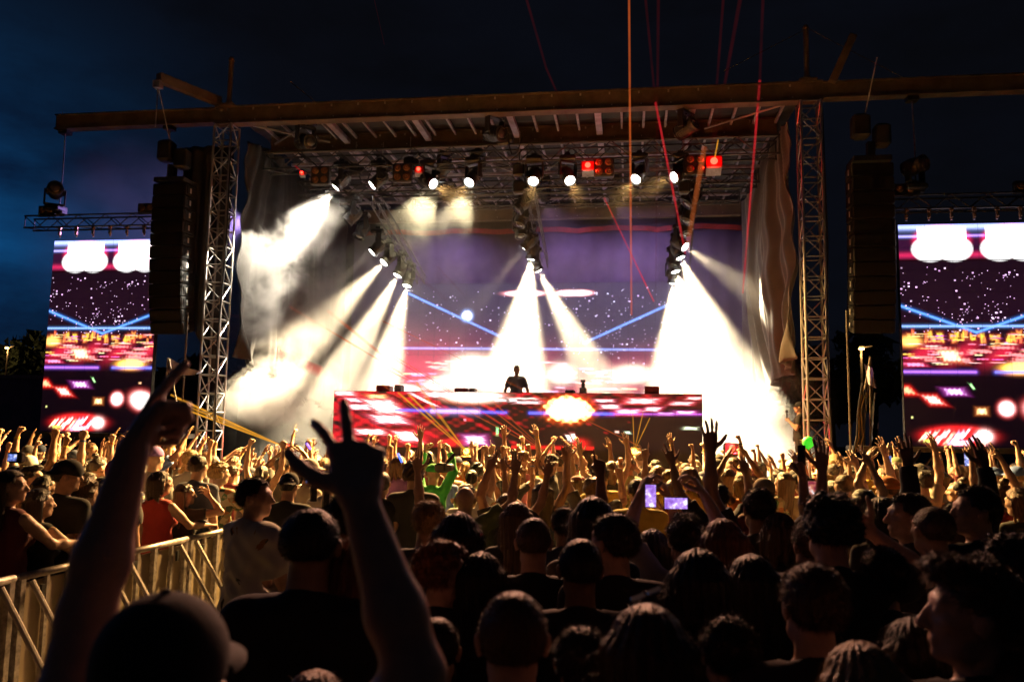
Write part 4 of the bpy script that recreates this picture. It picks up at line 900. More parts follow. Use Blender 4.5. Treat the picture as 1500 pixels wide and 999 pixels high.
    for a in range(3):
        b, c = (a+1) % 3, (a+2) % 3
        s0 = [slice(None)]*3; s1 = [slice(None)]*3; s0[a] = slice(0, n[a]-1); s1[a] = slice(1, n[a])
        i0, i1 = ins[tuple(s0)], ins[tuple(s1)]; E = np.argwhere(i0 != i1)
        E = E[(E[:, b] > 0) & (E[:, c] > 0) & (E[:, b] < n[b]-1) & (E[:, c] < n[c]-1)]
        fl = i0[E[:, 0], E[:, 1], E[:, 2]]
        def cell(db, dc): q = E.copy(); q[:, b] -= db; q[:, c] -= dc; return idx[q[:, 0], q[:, 1], q[:, 2]]
        q = np.stack([cell(1, 1), cell(0, 1), cell(0, 0), cell(1, 0)], 1); q[~fl] = q[~fl][:, ::-1]; quads.append(q)
    return co, np.concatenate(quads)
def np_mesh(name, co, q, mats, mi=None):
    me = bpy.data.meshes.new(name); k = q.shape[1]
    me.vertices.add(len(co)); me.vertices.foreach_set('co', co.astype(np.float32).ravel()); me.loops.add(q.size); me.loops.foreach_set('vertex_index', q.astype(np.int32).ravel())
    me.polygons.add(len(q)); me.polygons.foreach_set('loop_start', np.arange(0, q.size, k, dtype=np.int32)); me.polygons.foreach_set('loop_total', np.full(len(q), k, np.int32))
    me.polygons.foreach_set('use_smooth', np.ones(len(q), bool))
    if mi is not None: me.polygons.foreach_set('material_index', mi.astype(np.int32))
    for m_ in mats: me.materials.append(m_)
    me.update(calc_edges=True); me.validate(); return me

def unit(v): v = np.array(v, float); return v/np.linalg.norm(v)
def rotv(v, ax_, a):
    ax_ = unit(ax_); return v*math.cos(a)+np.cross(ax_, v)*math.sin(a)+ax_*(ax_@v)*(1-math.cos(a))
def hand(S_, w, d, n, side, pose='open', s=1.0, r=None):
    """w wrist, d hand direction, n palm normal (way the palm faces), side +1/-1 puts the thumb at t = side*(d x n)"""
    d = unit(d); n = unit(np.array(n)-d*(np.array(n)@d)); t = side*np.cross(d, n); w = np.array(w, float)
    K = 0.010*s; kn = []
    for i, (o, l) in enumerate(((0.030, 0.088), (0.010, 0.093), (-0.011, 0.088), (-0.030, 0.078))):
        b = w+d*l*s+t*o*s+n*(0.004*abs(i-1.3))*s
        S_.cap(w+t*o*0.55*s+d*0.012*s, b, 0.0155*s, 0.0125*s, K); kn.append(b)
    S_.cap(w+d*0.03*s+t*0.012*s+n*0.008*s, w+d*0.07*s-t*0.014*s+n*0.006*s, 0.015*s, 0.013*s, K)
    L = ((0.042, 0.026, 0.021), (0.047, 0.029, 0.022), (0.043, 0.027, 0.021), (0.034, 0.020, 0.018)); rr = (0.0092, 0.0095, 0.0090, 0.0080)
    P_ = {'open': ((8, 10, 6), (10, 12, 8), (12, 14, 10), (16, 18, 10)), 'relax': ((22, 30, 18), (28, 34, 20), (34, 38, 22), (38, 40, 24)), 'fist': ((82, 96, 55), (85, 98, 58), (86, 98, 58), (86, 96, 56)),
          'point': ((6, 6, 4), (80, 98, 55), (84, 98, 58), (84, 96, 56)), 'horn': ((6, 8, 4), (84, 98, 58), (84, 98, 58), (10, 10, 6)), 'two': ((5, 8, 5), (8, 8, 5), (84, 98, 58), (84, 96, 56)),
          'grip': ((45, 60, 40), (48, 62, 42), (52, 64, 42), (56, 64, 42)), 'sign': ((10, 14, 8), (5, 6, 4), (80, 98, 55), (84, 96, 56)), 'hold': ((35, 40, 25), (38, 42, 26), (40, 44, 28), (44, 46, 28))}[pose]
    sp_ = {'open': (9, 2, -5, -13), 'horn': (6, 0, -2, -14), 'sign': (20, 2, -2, -4), 'two': (8, -6, 0, -2)}.get(pose, (3, 1, -1, -4))
    for i in range(4):
        p = kn[i]; dd = rotv(d, n, -side*R(sp_[i])*1.0); axb = np.cross(dd, n); 
        for j in range(3):
            dd = rotv(dd, axb, R(P_[i][j])); q = p+dd*L[i][j]*s
            S_.cap(p, q, rr[i]*s*(1-0.06*j), rr[i]*s*(0.94-0.08*j), 0.004*s); p = q
    tb = w+d*0.025*s+t*0.022*s+n*0.006*s
    if pose in ('fist', 'point', 'horn', 'two'): td = [unit(d*0.75+t*0.55+n*0.45), unit(d*0.55-t*0.35+n*0.75), unit(d*0.1-t*0.95+n*0.25)]
    elif pose in ('grip', 'hold'): td = [unit(d*0.6+t*0.6+n*0.6), unit(d*0.75+t*0.1+n*0.6), unit(d*0.8-t*0.25+n*0.5)]
    else: td = [unit(d*0.55+t*0.85+n*0.15), unit(d*0.75+t*0.65+n*0.1), unit(d*0.85+t*0.5)]
    p = tb
    for j, l in enumerate((0.045, 0.034, 0.026)):
        q = p+td[j]*l*s; S_.cap(p, q, (0.0135, 0.0115, 0.0100)[j]*s, (0.0115, 0.0102, 0.0085)[j]*s, 0.007*s); p = q
def head_sdf(S_, Rm, piv, fine=True):
    """skull and face looking +y, turned by Rm about the neck pivot"""
    T = lambda *p: tuple(Rm @ (V3(*p)-piv)+piv); E = Rm
    S_.ell(T(0, -0.012, 1.655), (0.074, 0.094, 0.088), 0.02, rot=E)
    S_.ell(T(0, 0.030, 1.605), (0.058, 0.062, 0.085), 0.03, rot=E)
    S_.cap(T(-0.03, 0.035, 1.560), T(0.03, 0.035, 1.560), 0.030, 0.030, 0.02); S_.ell(T(0, 0.072, 1.545), (0.022, 0.020, 0.018), 0.02, rot=E)
    S_.cap(T(0, 0.092, 1.650), T(0, 0.112, 1.612), 0.008, 0.013, 0.010); S_.cap(T(-0.012, 0.100, 1.606), T(0.012, 0.100, 1.606), 0.008, 0.008, 0.008)
    S_.cap(T(-0.040, 0.072, 1.668), T(0.040, 0.072, 1.668), 0.012, 0.012, 0.016)
    for sx in (-1, 1):
        S_.ell(T(sx*0.040, 0.060, 1.622), (0.022, 0.022, 0.016), 0.02, rot=E)
        S_.ell(T(sx*0.031, 0.080, 1.648), (0.013, 0.011, 0.009), 0.004, rot=E)
        S_.ell(T(sx*0.079, -0.006, 1.628), (0.010, 0.020, 0.032), 0.008, rot=E); S_.ell(T(sx*0.085, -0.014, 1.638), (0.008, 0.014, 0.020), 0.006, rot=E)
    S_.cap(T(-0.018, 0.088, 1.580), T(0.018, 0.088, 1.580), 0.007, 0.007, 0.008); S_.cap(T(-0.015, 0.086, 1.571), T(0.015, 0.086, 1.571), 0.008, 0.008, 0.008)
PIV = V3(0, -0.02, 1.50)
def rotm(yaw=0, pitch=0, roll=0): return np.array(Euler((R(pitch), R(roll), R(yaw)), 'ZXY').to_matrix())
# an arm is (elbow direction, forearm direction, palm normal, hand pose) in a body facing +y
ARMS = {
 'down': ((0.10, 0.02, -1), (0.02, 0.18, -1), (-1, 0, 0), 'relax'),
 'up': ((0.42, 0.12, 0.9), (-0.05, 0.12, 1), (0, 1, 0), 'open'),
 'upfist': ((0.40, 0.18, 0.9), (-0.02, 0.1, 1), (-0.6, 0.8, 0), 'fist'),
 'uppoint': ((0.35, 0.25, 0.9), (-0.02, 0.22, 1), (0, 1, 0), 'point'),
 'uphorn': ((0.45, 0.2, 0.85), (-0.05, 0.15, 1), (0, 1, 0), 'horn'),
 'up2': ((0.55, 0.30, 0.75), (0.22, 0.10, 1), (0, 1, 0), 'open'),
 'up3': ((0.30, 0.05, 0.95), (-0.30, 0.30, 1), (-0.3, 1, 0), 'two'),
 'up4': ((0.62, 0.45, 0.55), (0.02, 0.45, 0.9), (0.2, 0.6, -0.6), 'open'),
 'low': ((0.60, 0.60, 0.25), (-0.10, 0.20, 1), (0, 1, 0), 'point'),
 'wide': ((0.80, 0.10, 0.60), (0.10, 0.10, 1), (0, 1, 0.1), 'open'),
 'bent': ((0.95, 0.15, 0.05), (-0.02, 0.15, 1), (0, 1, 0), 'open'),
 'clap': ((0.45, 0.30, 0.85), (-0.62, 0.18, 1), (-1, 0.1, 0.1), 'open'),
 'clap2': ((0.5, 0.5, 0.55), (-0.75, 0.25, 0.8), (-1, 0.2, 0.1), 'relax'),
 'phone': ((0.35, 0.55, 0.55), (-0.45, 0.35, 1), (-0.6, 0.3, 0.2), 'hold'),
 'phone1': ((0.25, 0.5, 0.72), (-0.25, 0.3, 1), (-0.8, 0.3, 0.1), 'hold'),
 'rail': ((0.25, 0.75, -0.72), (0.15, 0.9, -0.05), (0, 0, -1), 'grip'),
 'front': ((0.15, 0.25, -0.95), (-0.5, 0.85, 0.2), (-0.5, 0, -0.8), 'relax'),
 'cross': ((0.10, 0.35, -0.95), (-0.8, 0.7, 0.05), (-0.3, -0.7, 0), 'relax'),
 'forward': ((0.20, 0.6, 0.45), (-0.05, 0.8, 0.65), (0, 0.3, -1), 'open'),
 'shoulder': ((0.7, 0.3, 0.1), (-0.85, 0.2, 0.7), (-0.3, -0.6, 0), 'relax'),
}
def arm_pts(sx, spec, slim):
    e, f, pn, pose = spec[:4]; e = unit(V3(e[0]*sx, e[1], e[2])); f = unit(V3(f[0]*sx, f[1], f[2])); up = max(0, e[2])
    sh = V3(sx*(0.178-0.03*up-0.018*slim), -0.01, 1.405+0.055*up); el = sh+e*0.285; wr = el+f*0.255
    return sh, el, wr, f, V3(pn[0]*sx, pn[1], pn[2]), pose
def body_sdf(armL, armR, slim=0.0, Rm=None, lean=0.0):
    S_ = Sdf(); q = 1-0.13*slim
    S_.cap((-0.125*q, -0.015, 1.405), (0.125*q, -0.015, 1.405), 0.062*q, 0.062*q, 0.03)
    S_.ell((0, 0.0, 1.28), (0.165*q, 0.112*q, 0.19), 0.05); S_.ell((0, 0.01, 1.08), (0.142*q, 0.105*q, 0.17), 0.05); S_.ell((0, -0.01, 0.93), (0.165, 0.118, 0.13), 0.05)
    if slim:
        for sx in (-1, 1): S_.ell((sx*0.07, 0.085, 1.26), (0.062, 0.055, 0.062), 0.03)
    for sx in (-1, 1):
        S_.cap((sx*0.095, 0, 0.88), (sx*0.105, 0.015, 0.49), 0.088*q, 0.058, 0.03); S_.cap((sx*0.105, 0.015, 0.49), (sx*0.11, -0.01, 0.09), 0.058, 0.040, 0.02)
        S_.cap((sx*0.11, -0.03, 0.045), (sx*0.125, 0.14, 0.035), 0.042, 0.034, 0.02)
    S_.cap((0, -0.025, 1.42), (0, -0.012, 1.56), 0.062*q, 0.056*q, 0.03); S_.cap((0, -0.03, 1.44), (-0.09, -0.02, 1.42), 0.045, 0.05, 0.03); S_.cap((0, -0.03, 1.44), (0.09, -0.02, 1.42), 0.045, 0.05, 0.03)
    arms = []
    for sx, sp_ in ((-1, armL), (1, armR)):
        sh, el, wr, f, pn, pose = arm_pts(sx, sp_, slim); arms.append((sh, el, wr))
        S_.cap(sh, sh+(el-sh)*0.55, 0.054*q, 0.049*q, 0.03); S_.cap(sh+(el-sh)*0.4, el, 0.048*q, 0.039*q, 0.02)
        S_.cap(el, el+(wr-el)*0.35, 0.040*q, 0.041*q, 0.02); S_.cap(el+(wr-el)*0.35, wr, 0.041*q, 0.026*q, 0.02)
        hd_ = (V3(sp_[4][0]*sx, sp_[4][1], sp_[4][2]) if len(sp_) > 4 else f); hand(S_, wr, hd_, pn, sx, pose, 1.06-0.06*slim)
    head_sdf(S_, Rm if Rm is not None else np.eye(3), PIV)
    return S_, arms
def zax(fine, lo_fine, hc):
    def f(lo, hi):
        a = np.arange(lo, lo_fine, hc); return np.concatenate([a, np.arange(a[-1]+hc if len(a) else lo, hi+fine, fine)])
    return f
def fold(amp, seed):
    a = seed*1.7
    return lambda X, Y, Z: amp*(np.sin(X*31+Z*17+a)*np.sin(Z*23-Y*19+a*2)+0.6*np.sin(Z*47+X*38*np.sign(X+1e-9)+a)+0.5*np.sin(Y*52-Z*30+a*3))
def shirt_sdf(arms, slim, sleeve, hem, loose=1.0, hood=False):
    S_ = Sdf(); q = 1-0.13*slim; o = 0.014*loose
    S_.cap((-0.125*q, -0.015, 1.405), (0.125*q, -0.015, 1.405), 0.062*q+o, 0.062*q+o, 0.03)
    S_.ell((0, 0.0, 1.28), (0.165*q+o, 0.112*q+o, 0.19+o), 0.05); S_.ell((0, 0.008, 1.06), (0.150*q+o*1.8, 0.112*q+o*1.6, 0.20), 0.05); S_.ell((0, -0.005, 0.90), (0.180+o*1.6, 0.136+o*1.4, 0.17), 0.05)
    if slim:
        for sx in (-1, 1): S_.ell((sx*0.07, 0.085, 1.26), (0.062+o, 0.055+o, 0.062+o), 0.03)
    S_.cap((0, -0.03, 1.44), (-0.09, -0.02, 1.42), 0.045+o, 0.05+o, 0.03); S_.cap((0, -0.03, 1.44), (0.09, -0.02, 1.42), 0.045+o, 0.05+o, 0.03); S_.cap((0, -0.025, 1.42), (0, -0.018, 1.475), 0.062*q+o*.8, 0.058*q+o*0.8, 0.02)
    ends = []
    for sh, el, wr in arms:
        if sleeve <= 0: continue
        if sleeve <= 1:
            e = sh+(el-sh)*(0.25+0.5*sleeve); S_.cap(sh, e, 0.054*q+o, 0.058*q+o, 0.03); ends.append((e, unit(el-sh), 0.055))
        else:
            S_.cap(sh, el, 0.054*q+o, 0.045*q+o, 0.03); S_.cap(el, wr, 0.045*q+o, 0.034+o, 0.02); ends.append((wr, unit(wr-el), 0.05))
    if hood: S_.ell((0, -0.085, 1.46), (0.10, 0.06, 0.06), 0.03)
    S_.cut(lambda X, Y, Z: hem-Z)
    S_.cut(lambda X, Y, Z: np.where(np.abs(X)+0*Y+0*Z < 0.088, Z-(1.478+Y*(-0.55)), -1.0).astype(np.float32))
    for e, d, rr in ends:
        S_.cut(lambda X, Y, Z, e=e, d=d: np.where((X-e[0])**2+(Y-e[1])**2+(Z-e[2])**2 < 0.013, (X-e[0])*d[0]+(Y-e[1])*d[1]+(Z-e[2])*d[2], -1.0).astype(np.float32))
    return S_
PANTS = None
def pants_mesh():
    S_ = Sdf(); S_.ell((0, -0.01, 0.92), (0.168, 0.122, 0.13), 0.05)
    for sx in (-1, 1): S_.cap((sx*0.095, 0, 0.88), (sx*0.105, 0.015, 0.49), 0.102, 0.082, 0.03); S_.cap((sx*0.105, 0.015, 0.49), (sx*0.11, -0.01, 0.10), 0.080, 0.066, 0.02)
    S_.cut(lambda X, Y, Z: 0.09-Z); S_.cut(lambda X, Y, Z: Z-0.93)
    co, q = sdf_mesh(S_, 0.022, noise=fold(0.004, 3)); return np_mesh('trousers', co, q, [CLOTH['black']])

# ---- cloth, skin and hair materials
def skinmat(name, c):
    m_ = mat(name, c, 0.48, 0, 0.12, 30, 0.05); b = m_.node_tree.nodes['Principled BSDF']
    b.inputs['Subsurface Weight'].default_value = 0.0; return m_
SKIN = [skinmat('fair_skin', (0.62, 0.40, 0.29)), skinmat('tan_skin', (0.50, 0.30, 0.20)), skinmat('olive_skin', (0.40, 0.24, 0.15)), skinmat('brown_skin', (0.22, 0.12, 0.07)), skinmat('pink_skin', (0.66, 0.42, 0.33))]
CC = {'black': (0.018, 0.018, 0.020), 'charcoal': (0.06, 0.06, 0.065), 'navy': (0.03, 0.045, 0.10), 'grey': (0.22, 0.22, 0.23), 'white': (0.72, 0.71, 0.68), 'cream': (0.62, 0.55, 0.42), 'olive green': (0.13, 0.17, 0.07), 'red': (0.45, 0.04, 0.035), 'maroon': (0.16, 0.03, 0.04),
      'blue': (0.08, 0.16, 0.42), 'pale blue': (0.35, 0.48, 0.68), 'orange': (0.65, 0.22, 0.05), 'yellow': (0.68, 0.50, 0.08), 'pink': (0.68, 0.25, 0.34), 'bright green': (0.04, 0.42, 0.08), 'purple': (0.22, 0.12, 0.45), 'brown': (0.18, 0.10, 0.06), 'tan': (0.45, 0.34, 0.22)}
CLOTH = {k: mat(k.replace(' ', '_')+'_cloth', v, 0.85, 0, 0.10, 14, 0.12, sheen=0.08) for k, v in CC.items()}
def striped(name, c1, c2):
    m_ = bpy.data.materials.new(name); m_.use_nodes = True; t = m_.node_tree; b = t.nodes['Principled BSDF']; b.inputs['Roughness'].default_value = 0.85
    tcn = t.nodes.new('ShaderNodeTexCoord'); w_ = nd(t, 'ShaderNodeTexWave', bands_direction='Z', i_Scale=5.0, i_Distortion=0.6); t.links.new(tcn.outputs['Object'], w_.inputs['Vector'])
    t.links.new(ramp(t, w_.outputs[0], [(0.45, c1), (0.55, c2)]), b.inputs['Base Color']); return m_
CLOTH['striped'] = striped('striped_cloth', (0.03, 0.04, 0.10), (0.6, 0.57, 0.5)); CLOTH['red striped'] = striped('red_striped_cloth', (0.4, 0.04, 0.04), (0.55, 0.5, 0.42))
def printed(name, base, cols, sc=11, th=0.52):
    m_ = bpy.data.materials.new(name); m_.use_nodes = True; t = m_.node_tree; b = t.nodes['Principled BSDF']; b.inputs['Roughness'].default_value = 0.85
    tcn = t.nodes.new('ShaderNodeTexCoord'); v = nd(t, 'ShaderNodeTexVoronoi', i_Scale=sc); t.links.new(tcn.outputs['Object'], v.inputs['Vector'])
    n = nd(t, 'ShaderNodeTexNoise', i_Scale=sc*0.8, i_Detail=3.0, i_Distortion=1.2); t.links.new(tcn.outputs['Object'], n.inputs['Vector'])
    c = ramp(t, v.outputs['Color'], [(i/len(cols), q) for i, q in enumerate(cols)], 'CONSTANT')
    k = ramp(t, n.outputs[0], [(th, (0, 0, 0)), (th+0.02, (1, 1, 1))]); mx = nd(t, 'ShaderNodeMix', data_type='RGBA'); mx.inputs[6].default_value = (*base, 1)
    t.links.new(k, mx.inputs[0]); t.links.new(c, mx.inputs[7]); t.links.new(mx.outputs[2], b.inputs['Base Color']); MATS[name] = m_; return m_
CLOTH['floral'] = printed('floral_shirt_cloth', (0.30, 0.27, 0.16), [(0.08, 0.16, 0.07), (0.4, 0.16, 0.06), (0.55, 0.45, 0.3), (0.05, 0.07, 0.05)], 16, 0.42)
CLOTH['printed white'] = printed('printed_white_cloth', (0.68, 0.65, 0.58), [(0.03, 0.03, 0.03), (0.45, 0.22, 0.08), (0.10, 0.12, 0.08)], 9, 0.60)
CLOTH['tie dye'] = printed('tie_dye_cloth', (0.45, 0.30, 0.10), [(0.4, 0.08, 0.05), (0.5, 0.4, 0.08), (0.08, 0.25, 0.12)], 14, 0.45)
HC = {'black': (0.018, 0.014, 0.012), 'dark brown': (0.045, 0.028, 0.018), 'brown': (0.11, 0.06, 0.03), 'blond': (0.36, 0.23, 0.09), 'red brown': (0.20, 0.07, 0.03), 'grey': (0.30, 0.29, 0.27)}
HAIRM = {}
for k, v in HC.items():
    m_ = mat(k.replace(' ', '_')+'_hair', v, 0.42, 0, 0.5, 90, 0.6, stretch=(1, 1, 0.12)); m_.node_tree.nodes['Principled BSDF'].inputs['Sheen Weight'].default_value = 0.0; HAIRM[k] = m_

# ---- hair and hats (head space, looking +y; they are turned with the head)
def strands(co, q, n, length, drop, seed, width=0.0016, jit=0.5, down=0.0):
    g = np.random.default_rng(seed); f = q[g.integers(0, len(q), n)]; w = g.random((n, 4)); w /= w.sum(1)[:, None]
    p = (co[f]*w[..., None]).sum(1); a = co[f[:, 1]]-co[f[:, 0]]; b = co[f[:, 3]]-co[f[:, 0]]; nr = np.cross(a, b); nr /= np.maximum(np.linalg.norm(nr, axis=1)[:, None], 1e-9)
    d = nr*(1-down)+g.normal(size=(n, 3))*jit*0.5+np.array([0, 0, -1])*down; d /= np.linalg.norm(d, axis=1)[:, None]
    L = length*(0.5+g.random(n))[:, None]; sd = np.cross(d, g.normal(size=(n, 3))); sd /= np.linalg.norm(sd, axis=1)[:, None]; sd *= width
    mid = p+d*L*0.5+np.array([0, 0, -drop])*L*0.25; tip = p+d*L+np.array([0, 0, -drop])*L
    v = np.stack([p-sd, p+sd, mid+sd*0.6, mid-sd*0.6, tip], 1)
    k = np.arange(n)[:, None]*5; return v.reshape(-1, 3), np.concatenate([k+np.array([[0, 1, 2, 3]]), k+np.array([[3, 2, 4, 4]])])
def hairmesh(name, kind, seed, near):
    S_ = Sdf(); g = random.Random(seed); o = {'buzz': 0.008, 'short': 0.012, 'crew': 0.016, 'curly': 0.028, 'quiff': 0.016, 'long': 0.015, 'bun': 0.012, 'bob': 0.018, 'pony': 0.010}[kind]
    S_.ell((0, -0.014, 1.658), (0.074+o, 0.094+o, 0.088+o), 0.02)
    if kind == 'quiff': S_.ell((0.015, 0.055, 1.745), (0.06, 0.045, 0.026), 0.03)
    if kind in ('long', 'bob'):
        zb = 1.30 if kind == 'long' else 1.50
        for i in range(9):
            a = math.pi*(0.02+0.96*i/8); x = -0.082*math.cos(a); y = -0.02-0.085*math.sin(a)
            S_.cap((x, y, 1.66), (x*1.2+g.uniform(-.012, .012), y*1.02+(0.0 if 0 < i < 8 else 0.02), zb+g.uniform(-.03, .05)), 0.030, 0.018, 0.022)
    if kind == 'bun': S_.ell((0, -0.06, 1.775), (0.042, 0.042, 0.036), 0.01)
    if kind == 'pony': S_.cap((0, -0.105, 1.70), (0.01, -0.15, 1.60), 0.028, 0.032, 0.02); S_.cap((0.01, -0.15, 1.60), (0.02, -0.14, 1.44), 0.032, 0.012, 0.02)
    def face(X, Y, Z):    # front hairline, sides above the ears
        hl = 1.700 if kind in ('buzz', 'crew', 'short', 'quiff') else 1.705
        f = np.minimum(Y-0.005-(Z-hl)*1.2*(Z > hl)-0.02*(Z > 1.69), hl-Z)      # >0 in front of the ears and under the hairline
        return np.minimum(np.maximum(f, -1), 1)*1.0
    yf = 0.040 if kind != 'buzz' else 0.034
    S_.cut(lambda X, Y, Z: np.minimum(Y-yf-0*X, 1.712-Z+0*X).astype(np.float32))                          # forehead and face
    S_.cut(lambda X, Y, Z: np.minimum(Y-(0.012 if kind in ('buzz', 'crew', 'short', 'quiff', 'bun') else -0.004)-0*X, 1.664-Z+0*X).astype(np.float32))   # in front of the ear
    if kind not in ('long', 'bob', 'pony'): S_.cut(lambda X, Y, Z: ((1.592 if kind != 'buzz' else 1.60)-Z-0.0*Y))
    if kind in ('buzz', 'crew', 'short', 'quiff', 'bun'): S_.cut(lambda X, Y, Z: np.where(np.abs(X) > 0.045+0*Y+0*Z, (1.650-Z-np.maximum(0, -(Y+0.02))*1.6), -0.02))
    h = 0.0065 if near else 0.012
    amp = {'curly': 0.008, 'short': 0.0022, 'crew': 0.0016, 'quiff': 0.004, 'buzz': 0.0006, 'long': 0.003, 'bob': 0.004, 'bun': 0.002, 'pony': 0.002}[kind]
    def nz(X, Y, Z):
        if kind == 'curly': return amp*(np.sin(X*120+seed)*np.sin(Y*110)*np.sin(Z*125+seed)*1.5+np.sin(X*63-Z*70))
        if kind in ('long', 'bob', 'pony', 'bun'): return amp*(np.sin(np.arctan2(X, -Y+0.02)*26+np.sin(Z*14+seed))+0.5*np.sin(np.arctan2(X, -Y+0.02)*53+Z*30))
        return amp*(np.sin(X*150+seed)*np.sin(Y*130+Z*90)+np.sin(Z*110-X*60+seed))
    co, q = sdf_mesh(S_, h, noise=nz)
    if near:
        n = {'buzz': 5200, 'crew': 5200, 'short': 5200, 'curly': 4200, 'quiff': 4800, 'long': 2600, 'bob': 2400, 'bun': 2000, 'pony': 2200}[kind]
        ln = {'buzz': 0.006, 'crew': 0.014, 'short': 0.018, 'curly': 0.020, 'quiff': 0.024, 'long': 0.05, 'bob': 0.045, 'bun': 0.02, 'pony': 0.03}[kind]
        v, f = strands(co, q, n, ln, {'curly': 0.1, 'long': 0.9, 'bob': 0.8}.get(kind, 0.25), seed, 0.0008, 0.8 if kind != 'curly' else 1.4, 0.62 if kind in ('long', 'bob') else 0.05)
    elif kind in ('curly', 'short', 'quiff', 'crew', 'long', 'bob'):
        v, f = strands(co, q, 900, 0.018, 0.4, seed, 0.0016, 1.0, 0.4 if kind in ('long', 'bob') else 0.0)
    else: v = None
    if v is not None: q = np.concatenate([q, f+len(co)]); co = np.concatenate([co, v])
    me = bpy.data.meshes.new('hair')
    tri = q[:, 2] == q[:, 3]; faces = [tuple(r[:3]) if t_ else tuple(r) for r, t_ in zip(q.tolist(), tri)]
    me.from_pydata(co.tolist(), [], faces); me.polygons.foreach_set('use_smooth', [True]*len(faces)); me.materials.append(HAIRM['black']); return me
def cap_mesh(kind):
    S_ = Sdf(); 
    if kind == 'beanie': S_.ell((0, -0.012, 1.678), (0.090, 0.108, 0.102), 0.02); S_.cut(lambda X, Y, Z: 1.672-Z+0*X)
    elif kind == 'bucket':
        S_.ell((0, -0.010, 1.685), (0.092, 0.110, 0.090), 0.02); S_.cut(lambda X, Y, Z: 1.69-Z+0*X)
    else: S_.ell((0, -0.012, 1.680), (0.086, 0.106, 0.092), 0.02); S_.cut(lambda X, Y, Z: 1.656-Z+Y*0.25+0*X)
    co, q = sdf_mesh(S_, 0.009, noise=fold(0.0008, 5)); b = MB(); b.v = [tuple(v) for v in co.tolist()]; b.f = [tuple(f) for f in q.tolist()]; b.mi = [0]*len(b.f)
    if kind in ('cap', 'backcap'):
        def brim(u, v, up):
            a = (u-0.5)*math.pi*0.92; r = 0.086+0.072*v*math.cos(a)**0.6 if math.cos(a) > 0 else 0.086
            return (math.sin(a)*(0.082+0.02*v*math.cos(a)), 0.002+math.cos(a)*0.088+0.070*v*max(0, math.cos(a))**0.5, 1.688-0.020*v-0.22*abs(math.sin(a))**2*0.05+up)
        b.sheet(lambda u, v: brim(u, v, 0.0025), 16, 5); b.sheet(lambda u, v: brim(u, v, -0.0025), 16, 5)
        b.tube((0, -0.012, 1.769), (0, -0.012, 1.777), 0.008, 0.006, n=8)
    if kind == 'bucket':
        b.lathe([(0.094, 0.0), (0.135, -0.045), (0.133, -0.048), (0.092, -0.004)], 28, Matrix.Translation((0, -0.010, 1.705)) @ Matrix.Diagonal((1, 1.12, 1, 1)))
    me = b.mesh('hat', [CLOTH['black']], True); return me
M_EYE = mat('dark_eye', (0.03, 0.02, 0.015), 0.2)
M_SHOE = mat('shoe_rubber', (0.08, 0.08, 0.08), 0.7)
BODIES = {}
def get_body(key, armL, armR, slim=0, yaw=0, pitch=0, roll=0, h=0.0125, sleeve=0.8, hem=0.86, loose=1.0, hood=False):
    k = (key, armL, armR, slim, yaw, pitch, roll, h, sleeve, hem, loose, hood)
    if k in BODIES: return BODIES[k]
    bk = ('b',)+k[1:8]; Rm = rotm(yaw, pitch, roll)
    if bk not in BODIES:
        s_, arms = body_sdf(ARMS[armL], ARMS[armR], slim, Rm)
        co, q = sdf_mesh(s_, h, zaxis=zax(h, 1.30 if h > 0.008 else 1.35, 0.03)); me = np_mesh('body', co, q, [SKIN[0]])
        BODIES[bk] = (me, arms)
    me, arms = BODIES[bk]
    hs = max(h*1.15, 0.009)
    co, q = sdf_mesh(shirt_sdf(arms, slim, sleeve, hem, loose, hood), hs, zaxis=zax(hs, 0.85, hs*1.5), noise=fold(0.0035*loose, hash(key) % 7 if isinstance(key, int) else len(str(key))))
    sm_ = np_mesh('shirt', co, q, [CLOTH['black']])
    BODIES[k] = (me, sm_, arms, Rm); return BODIES[k]
PANTS = pants_mesh()
HAIR = {}
def get_hair(kind, seed=0, near=False):
    k = (kind, seed, near)
    if k not in HAIR: HAIR[k] = cap_mesh(kind) if kind in ('cap', 'backcap', 'beanie', 'bucket') else hairmesh('hair', kind, seed+3, near)
    return HAIR[k]
def piv_m(Rm):
    M = Matrix(Rm.tolist()).to_4x4(); p = Vector(PIV.tolist()); return Matrix.Translation(p) @ M @ Matrix.Translation(-p)
PEOPLE = []
def person(loc, face, height, body, skin=0, shirt='black', hair='short', hairc='dark brown', hat=None, hatc='black', trousers='black', label=None, group='concert crowd', hseed=0, near=False, sx=1.0, tilt=(0, 0)):
    me, sm_, arms, Rm = body; s = height/1.745
    r_ = empty('person', loc, (R(tilt[0]), R(tilt[1]), face)); r_.scale = (s*sx, s*sx if abs(sx-1) > 1e-3 else s, s); tag(r_, label, 'person', group)
    inst('body', me, r_, None, [SKIN[skin]]); inst('shirt', sm_, r_, None, [CLOTH[shirt]]); inst('trousers', PANTS, r_, None, [CLOTH[trousers]])
    PM = piv_m(Rm)
    if hair and not (hat in ('beanie',) and hair in ('buzz', 'short', 'crew')):
        inst('hair', get_hair(hair if not hat or hair in ('long', 'pony', 'bob') else 'buzz', hseed, near), r_, PM, [HAIRM[hairc]])
    if hat: inst('hat', get_hair(hat), r_, PM @ (Matrix.Rotation(math.pi, 4, 'Z') if hat == 'backcap' else Matrix.Identity(4)), [CLOTH[hatc]])
    PEOPLE.append(r_); return r_

